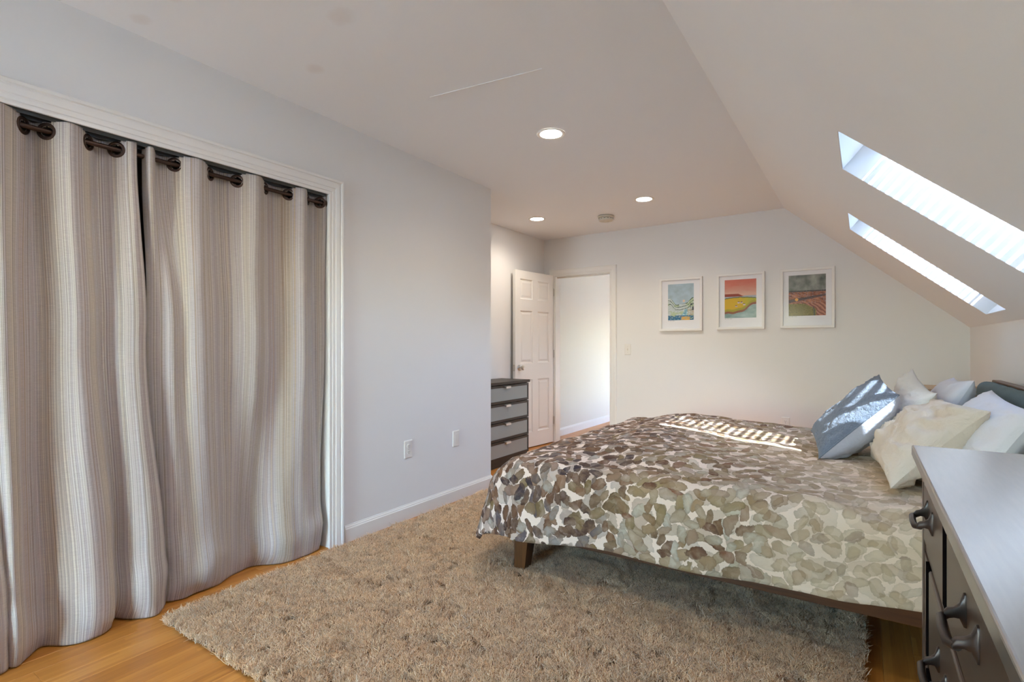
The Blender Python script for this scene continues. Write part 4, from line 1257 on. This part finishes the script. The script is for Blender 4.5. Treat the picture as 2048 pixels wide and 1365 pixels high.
def pillow(name, label, cat, c, wdir, hdir, w_, h_, t_, mat, seed, wr=0.012, bend=0.0, ear=0.10, pinch=0.07, tf=1.0, tb=1.0, group=None, piping=None, back_mat=None, shirr=0.0, sag=0.0):
    c = Vector(c); W = Vector(wdir).normalized(); Hh = Vector(hdir); Hh = (Hh - W * Hh.dot(W)).normalized(); Nn = W.cross(Hh)
    base = c.copy(); base.z = c.z - h_ / 2 * abs(Hh.z) - w_ / 2 * abs(W.z)
    e = empty(name, base, label, cat, group)
    n = 56
    def pt(s, t, side):
        # outline: edges bow inwards, corners stick out as ears
        ps = s * (1 - pinch * (1 - t * t)); pt_ = t * (1 - pinch * (1 - s * s))
        ca = (abs(s) * abs(t)) ** 6 * ear
        ps += math.copysign(ca, s); pt_ += math.copysign(ca, t)
        th = ((1 - abs(s) ** 2.4) ** 0.46) * ((1 - abs(t) ** 2.4) ** 0.46)
        edge = min(1 - abs(s), 1 - abs(t))
        q = 1.0
        nn = noise.noise(Vector((s * 2.0, t * 2.0, seed + side))) * wr * 1.6
        nn += (1 - 2 * abs(noise.noise(Vector((s * 3.2 + t * 1.5, t * 2.2, seed * 2 + side))))) * wr * 0.9
        nn += noise.noise(Vector((s * 9, t * 7, seed + 3 + side))) * wr * 0.45
        nn -= abs(noise.noise(Vector((s * 5 + t * 3, t * 6 - s * 2, seed + 31 + side)))) * wr * 0.8
        # radiating creases near corners
        ang = math.atan2(1 - abs(t) + 0.02, 1 - abs(s) + 0.02)
        nearc = math.exp(-((1 - abs(s)) ** 2 + (1 - abs(t)) ** 2) / 0.16)
        nn += math.sin(ang * 16 + seed) * wr * 0.5 * nearc
        if shirr:
            nn += shirr * math.sin((t * 1.0) * 62 + noise.noise(Vector((t * 9, side, seed))) * 4) * math.exp(-((1 - abs(s)) / 0.22) ** 2)
            nn += shirr * math.sin((s * 1.0) * 62 + 1) * math.exp(-((1 - abs(t)) / 0.22) ** 2)
        k = side * (t_ / 2 * th * (tb if side > 0 else tf)) + nn * min(1, edge * 6) * side
        k += bend * (t * t) + sag * s * s
        return c + W * (ps * w_ / 2) + Hh * (pt_ * h_ / 2) + Nn * k
    def g(i):          # denser towards the edges
        x = -1 + 2 * i / n
        return math.sin(x * PI / 2) * 0.55 + x * 0.45
    for side, nm in ((1, 'cover_front'), (-1, 'cover_back')):
        mb = MB()
        for j in range(n + 1):
            for i in range(n + 1): mb.v.append(pt(g(i), g(j), side))
        for j in range(n):
            for i in range(n):
                k = j * (n + 1) + i
                mb.f.append((k, k + 1, k + n + 2, k + n + 1))
        mb.build(nm, (back_mat if (side < 0 and back_mat) else mat), e, smooth=True, angle=180)
    if piping:
        path = []
        for i in range(n): path.append(pt(g(i), -1, 1))
        for i in range(n): path.append(pt(1, g(i), 1))
        for i in range(n): path.append(pt(g(n - i), 1, 1))
        for i in range(n): path.append(pt(-1, g(n - i), 1))
        MB().tube(path, 0.0032, 8, closed=True).build('piping', piping, e, smooth=True, angle=180)
    return e


M['blue_quilt'] = fabric('blue_grey_velvet', (0.17, 0.20, 0.25), 0.92, 0.8, 3.0, 0.2)
M['blue_satin'] = fabric('pale_blue_satin', (0.46, 0.47, 0.53), 0.6, 0.4, 1.5)
M['linen'] = fabric('cream_linen', (0.70, 0.60, 0.48), 0.9, 0.8, 0.6)
M['white_cotton'] = fabric('white_cotton', (0.72, 0.71, 0.72), 0.85, 0.25, 0.8)
M['lavender_cotton'] = fabric('pale_lavender_cotton', (0.66, 0.66, 0.72), 0.85, 0.25, 0.7)
M['offwhite_cotton'] = fabric('off_white_cotton', (0.70, 0.67, 0.62), 0.85, 0.35, 0.9)

def pillow3(name, label, cat, nb, nt, ft, t_, mat, seed, grow=1.0, **k):
    """placed by three corners: near bottom, near top, far top"""
    nb, nt, ft = Vector(nb), Vector(nt), Vector(ft)
    return pillow(name, label, cat, (nb + ft) / 2, ft - nt, nt - nb, (ft - nt).length * grow, (nt - nb).length * grow, t_, mat, seed, **k)


# back row leaning on the headboard
pillow3('pillow', 'pale lavender pillow leaning on the far part of the headboard', 'pillow', (0.24, 3.16, 0.63), (0.415, 3.16, 0.985), (0.415, 3.80, 0.965), 0.16, M['lavender_cotton'], 11, wr=0.009, ear=0.02)
pillow3('pillow', 'plain grey white pillow leaning on the headboard behind the cream linen pillow', 'pillow', (0.29, 2.30, 0.63), (0.46, 2.30, 0.935), (0.46, 3.06, 0.950), 0.17, M['white_cotton'], 12, wr=0.007, ear=0.02)
# middle row
pillow3('pillow', 'off white linen pillow with a pointed corner behind the blue cushion', 'pillow', (0.13, 3.10, 0.62), (0.265, 3.10, 0.925), (0.21, 3.55, 1.01), 0.12, M['offwhite_cotton'], 14, wr=0.012, ear=0.09)
pillow3('pillow', 'crumpled cream linen pillow in front of the plain grey white one', 'pillow', (0.085, 2.42, 0.63), (0.355, 2.40, 0.915), (0.30, 3.10, 0.89), 0.19, M['linen'], 17, wr=0.020, ear=-0.05)
# front cushion
pillow3('cushion', 'blue grey square cushion with gathered seams lit by the sun, front of the pillows', 'cushion', (-0.175, 2.90, 0.615), (0.125, 2.90, 0.925), (0.062, 3.33, 0.99), 0.20, M['blue_satin'], 21, wr=0.008, ear=0.02, pinch=0.04, piping=M['blue_quilt'], back_mat=M['blue_quilt'], shirr=0.0035, tf=0.55, tb=1.45)

# ------------------------------------------------------------------ nightstand at the far side
e = empty('nightstand', (0.44, 4.42, 0), 'tan wooden nightstand on the far side of the bed', 'nightstand')
nx0, nx1, ny0, ny1, nh = 0.24, 0.66, 4.22, 4.66, 0.872
MB().box((nx0, ny0, nh - 0.025), (nx1, ny1, nh)).build('top', M['tan_wood'], e, bevel=0.003)
MB().box((nx0 + 0.012, ny0 + 0.012, 0.16), (nx1 - 0.01, ny1 - 0.012, nh - 0.026)).build('body', M['tan_wood'], e, bevel=0.003)
for k in range(3):
    z0 = 0.18 + k * 0.22
    d_ = MB().box((nx0 + 0.001, ny0 + 0.03, z0), (nx0 + 0.0115, ny1 - 0.03, z0 + 0.205)).build('drawer', M['tan_wood'], e, bevel=0.002)
    MB().lathe((nx0 + 0.001, 4.44, z0 + 0.10), (-1, 0, 0), [(0.006, 0), (0.006, 0.012), (0.014, 0.018), (0.012, 0.026)], 16).build('knob', M['iron'], d_)
for lx in (nx0 + 0.015, nx1 - 0.05):
    for ly in (ny0 + 0.015, ny1 - 0.05): MB().box((lx, ly, 0), (lx + 0.035, ly + 0.035, 0.16)).build('leg', M['tan_wood'], e)

# ------------------------------------------------------------------ big dresser in the foreground
zt = 0.95
fx = 0.079
e = empty('dresser', (0.37, 0.55, 0), 'dark espresso wooden dresser with iron pulls in the right foreground', 'dresser')
DY0, DY1 = -0.16, 1.324
MB().box((fx, DY0, zt - 0.021), (XK - 0.02, DY1, zt)).build('top', M['espresso_top'], e, bevel=0.003, seg=3)
bx = fx + 0.016                     # face of the drawers
fr = bx + 0.020                     # recessed face frame
BXX = XK - 0.03
MB().box((bx, DY1 - 0.036, 0.0), (BXX, DY1 - 0.010, zt - 0.022)).build('side_panel', M['espresso'], e, bevel=0.002)
MB().box((bx, DY0 + 0.010, 0.0), (BXX, DY0 + 0.036, zt - 0.022)).build('side_panel', M['espresso'], e, bevel=0.002)
MB().box((BXX - 0.012, DY0 + 0.037, 0.05), (BXX - 0.002, DY1 - 0.037, zt - 0.03)).build('back_panel', M['espresso'], e)
MB().box((fr + 0.001, DY0 + 0.037, 0.08), (fr + 0.02, DY1 - 0.037, zt - 0.022)).build('inner_frame', M['black'], e)  # shade behind the drawer fronts is put into its black colour
yi0, yi1 = DY0 + 0.037, DY1 - 0.037
mb = MB()
rows = [(0.776, 0.916), (0.582, 0.752), (0.372, 0.556), (0.12, 0.346)]
for a, b in ((0.917, zt - 0.022), (0.753, 0.775), (0.557, 0.581), (0.347, 0.371), (0.06, 0.119)):
    MB().box((bx + 0.004, yi0, a), (fr, yi1, b)).build('rail', M['espresso'], e, bevel=0.0015)


def pull(parent, y, z, x):
    """iron bail pull: two flared posts and an angular bar"""
    mb = MB()
    hw = 0.041; out = 0.020
    for s in (-1, 1):
        rings = []
        for (px, hy, hz, dy, dz_) in ((0.0, 0.0065, 0.020, 0, 0), (0.002, 0.0065, 0.0195, 0, 0), (0.006, 0.0052, 0.0085, -s * 0.002, -0.001), (0.011, 0.0045, 0.0058, -s * 0.004, -0.003), (0.017, 0.0042, 0.0058, -s * 0.005, -0.005), (out, 0.0042, 0.005, -s * 0.006, -0.008)):
            cy_, cz_ = y + s * hw + dy, z + dz_
            k = []
            for q in range(12):
                a = 2 * PI * q / 12
                ca, sa = math.cos(a), math.sin(a)
                k.append((x - px, cy_ + hy * math.copysign(abs(ca) ** 0.6, ca), cz_ + hz * math.copysign(abs(sa) ** 0.6, sa)))
            rings.append(k)
        mb.loft(rings)
    b0 = y - hw + 0.0; b1 = y + hw
    rings = []
    for (yy, xx, zz, hx, hz) in ((b0 + 0.002, out - 0.003, -0.008, 0.0045, 0.0045), (b0 + 0.010, out + 0.003, -0.009, 0.0050, 0.0052), (y, out + 0.004, -0.010, 0.0050, 0.0056), (b1 - 0.010, out + 0.003, -0.009, 0.0050, 0.0052), (b1 - 0.002, out - 0.003, -0.008, 0.0045, 0.0045)):
        rings.append([(x - xx + hx * math.cos(2 * PI * q / 10), yy, z + zz + hz * math.sin(2 * PI * q / 10)) for q in range(10)])
    mb.loft(rings)
    mb.build('pull', M['iron'], parent, smooth=True, angle=50)


def drawer(y0, y1, z0, z1, pulls):
    d_ = MB().box((fr + 0.03, y0 + 0.012, z0 + 0.01), (BXX - 0.05, y1 - 0.012, z1 - 0.02)).build('drawer', M['espresso'], e)
    MB().box((bx, y0, z0), (bx + 0.0185, y1, z1)).build('drawer_front', M['espresso'], d_, bevel=0.004, seg=3)
    for py in pulls: pull(d_, py, (z0 + z1) / 2 + 0.006, bx)


drawer(0.984, yi1 - 0.010, rows[0][0] + 0.001, rows[0][1] - 0.001, [1.158])
drawer(0.552, 0.944, rows[0][0] + 0.001, rows[0][1] - 0.001, [0.735])
drawer(yi0 + 0.004, 0.512, rows[0][0] + 0.001, rows[0][1] - 0.001, [0.20])
for (za, zb) in rows[1:]:
    drawer(0.600, 1.188, za + 0.001, zb - 0.001, [0.985, 0.72])
    drawer(yi0 + 0.004, 0.560, za + 0.001, zb - 0.001, [0.42, 0.08])
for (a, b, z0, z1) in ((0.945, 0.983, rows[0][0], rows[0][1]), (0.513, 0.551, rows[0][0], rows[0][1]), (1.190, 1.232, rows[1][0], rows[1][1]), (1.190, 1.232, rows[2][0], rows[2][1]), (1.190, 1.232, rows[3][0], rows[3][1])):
    MB().box((bx - 0.0004, a, z0), (fr, b, z1)).build('stile_and_gap_shade', M['black'], e)  # flush black strips painted as the shade in the drawer gaps
MB().box((bx + 0.002, 1.233, 0.06), (fr, DY1 - 0.037, rows[1][1])).build('stile_and_gap_shade', M['espresso'], e)
for yy in (DY0 + 0.012, DY1 - 0.060):
    MB().box((bx + 0.002, yy, 0.0), (bx + 0.05, yy + 0.048, 0.058)).build('foot', M['espresso'], e)

# ------------------------------------------------------------------ shaggy rug
rx0, rx1, ry0, ry1 = -2.435, 0.0, 1.02, 4.06
rug_m = Mat('rug_backing', (0.22, 0.15, 0.09), 0.95, spec=0.1)
rug = MB().box((rx0 + 0.015, ry0 + 0.015, 0.0005), (rx1 - 0.01, ry1 - 0.015, 0.008)).build('shag_rug', rug_m.m, origin=((rx0 + rx1) / 2, (ry0 + ry1) / 2, 0))
tag(rug, 'thick beige shag rug under the bed on the bamboo floor', 'rug')

m = Mat('rug_yarn', (0.5, 0.4, 0.3), 0.85, spec=0.15)
at = m.n('ShaderNodeAttribute', attribute_name='paint')
oi = m.n('ShaderNodeObjectInfo')
hs = m.ramp(oi.outputs['Random'], [(0.0, (0.78, 0.78, 0.80)), (0.5, (1.0, 1.0, 1.0)), (1.0, (1.14, 1.12, 1.08))])
m.color(m.mix(1.0, at.outputs['Color'], hs.outputs[0], 'MULTIPLY'))
m.b.inputs['Sheen Weight'].default_value = 0.2
M['yarn'] = m.m

tufts = bpy.data.collections.new('tuft_sources')
rn = random.Random(11)
tuft_objs = []
for tno in range(7):
    vs, fs, cs = [], [], []
    for s in range(30):
        a = rn.uniform(0, 2 * PI); rr = 0.015 * math.sqrt(rn.random())
        p = Vector((rr * math.cos(a), rr * math.sin(a), 0))
        lean = Vector((rn.gauss(0, 1), rn.gauss(0, 1), 0)) * 0.011
        hgt = rn.uniform(0.020, 0.031)
        wd = rn.uniform(0.0011, 0.0018)
        sa = rn.uniform(0, 2 * PI)
        side = Vector((math.cos(sa), math.sin(sa), 0)); side2 = Vector((-side.y, side.x, 0))
        curl = Vector((rn.gauss(0, 1), rn.gauss(0, 1), 0)) * 0.004
        tone = rn.random()
        if tone < 0.16: cc = (0.32, 0.16, 0.07)
        elif tone < 0.55: cc = (0.77, 0.52, 0.30)
        elif tone < 0.88: cc = (0.87, 0.65, 0.42)
        else: cc = (0.95, 0.80, 0.60)
        b = len(vs); K = 4
        for k in range(K):
            f = k / (K - 1)
            q = p + lean * f * f + curl * math.sin(f * PI) + Vector((0, 0, hgt * (f if f < 0.99 else 0.97)))
            ww = wd * (1.0 if k < K - 1 else 0.45)
            vs += [q + side * ww, q - side * ww * 0.5 + side2 * ww * 0.9, q - side * ww * 0.5 - side2 * ww * 0.9]
            sh = 0.62 + 0.38 * f
            cs += [(cc[0], cc[1], cc[2], 1)] * 3
        for k in range(K - 1):
            for j in range(3):
                fs.append((b + k * 3 + j, b + k * 3 + (j + 1) % 3, b + (k + 1) * 3 + (j + 1) % 3, b + (k + 1) * 3 + j))
        fs.append((b + (K - 1) * 3, b + (K - 1) * 3 + 1, b + (K - 1) * 3 + 2))
    me = bpy.data.meshes.new('tuft')
    me.from_pydata([tuple(v) for v in vs], [], fs)
    ca = me.color_attributes.new('paint', 'FLOAT_COLOR', 'POINT')
    ca.data.foreach_set('color', [x for c in cs for x in c])
    me.materials.append(M['yarn'])
    me.polygons.foreach_set('use_smooth', [True] * len(me.polygons))
    o = bpy.data.objects.new('tuft', me)
    tufts.objects.link(o)
    tuft_objs.append(o)

pile = MB()
pile.add([(rx0 + 0.006, ry0 + 0.006, 0.0075), (rx1 - 0.004, ry0 + 0.006, 0.0075), (rx1 - 0.004, ry1 - 0.006, 0.0075), (rx0 + 0.006, ry1 - 0.006, 0.0075)], [(0, 1, 2, 3)])
pile = pile.build('pile', M['yarn'], rug)
pile['kind'] = 'stuff'
ng = bpy.data.node_groups.new('pile', 'GeometryNodeTree')
ng.interface.new_socket('Geometry', in_out='INPUT', socket_type='NodeSocketGeometry')
ng.interface.new_socket('Geometry', in_out='OUTPUT', socket_type='NodeSocketGeometry')
gi = ng.nodes.new('NodeGroupInput'); go = ng.nodes.new('NodeGroupOutput')
dp_ = ng.nodes.new('GeometryNodeDistributePointsOnFaces'); dp_.inputs['Density'].default_value = 3600
ci = ng.nodes.new('GeometryNodeCollectionInfo'); ci.inputs['Collection'].default_value = tufts
ci.inputs['Separate Children'].default_value = True; ci.inputs['Reset Children'].default_value = True
ip = ng.nodes.new('GeometryNodeInstanceOnPoints'); ip.inputs['Pick Instance'].default_value = True
rv = ng.nodes.new('FunctionNodeRandomValue'); rv.data_type = 'FLOAT_VECTOR'
rv.inputs[0].default_value = (-0.15, -0.15, 0); rv.inputs[1].default_value = (0.15, 0.15, 6.283)
rs = ng.nodes.new('FunctionNodeRandomValue'); rs.data_type = 'FLOAT'; rs.inputs[2].default_value = 0.8; rs.inputs[3].default_value = 1.12
# broad, slow swells in pile height
ps = ng.nodes.new('GeometryNodeInputPosition')
nt_ = ng.nodes.new('ShaderNodeTexNoise'); nt_.inputs['Scale'].default_value = 7.0; nt_.inputs['Detail'].default_value = 3
ng.links.new(ps.outputs[0], nt_.inputs['Vector'])
mr = ng.nodes.new('ShaderNodeMapRange'); mr.inputs[1].default_value = 0.35; mr.inputs[2].default_value = 0.65; mr.inputs[3].default_value = 0.82; mr.inputs[4].default_value = 1.12
ng.links.new(nt_.outputs[0], mr.inputs[0])
mu = ng.nodes.new('ShaderNodeMath'); mu.operation = 'MULTIPLY'
ng.links.new(rs.outputs[1], mu.inputs[0]); ng.links.new(mr.outputs[0], mu.inputs[1])
e2r = ng.nodes.new('FunctionNodeEulerToRotation')
ng.links.new(gi.outputs[0], dp_.inputs['Mesh'])
ng.links.new(dp_.outputs['Points'], ip.inputs['Points'])
ng.links.new(ci.outputs[0], ip.inputs['Instance'])
ng.links.new(rv.outputs[0], e2r.inputs[0]); ng.links.new(e2r.outputs[0], ip.inputs['Rotation'])
ng.links.new(mu.outputs[0], ip.inputs['Scale'])
jg = ng.nodes.new('GeometryNodeJoinGeometry')
ng.links.new(ip.outputs[0], go.inputs[0])
md = pile.modifiers.new('pile', 'NODES'); md.node_group = ng
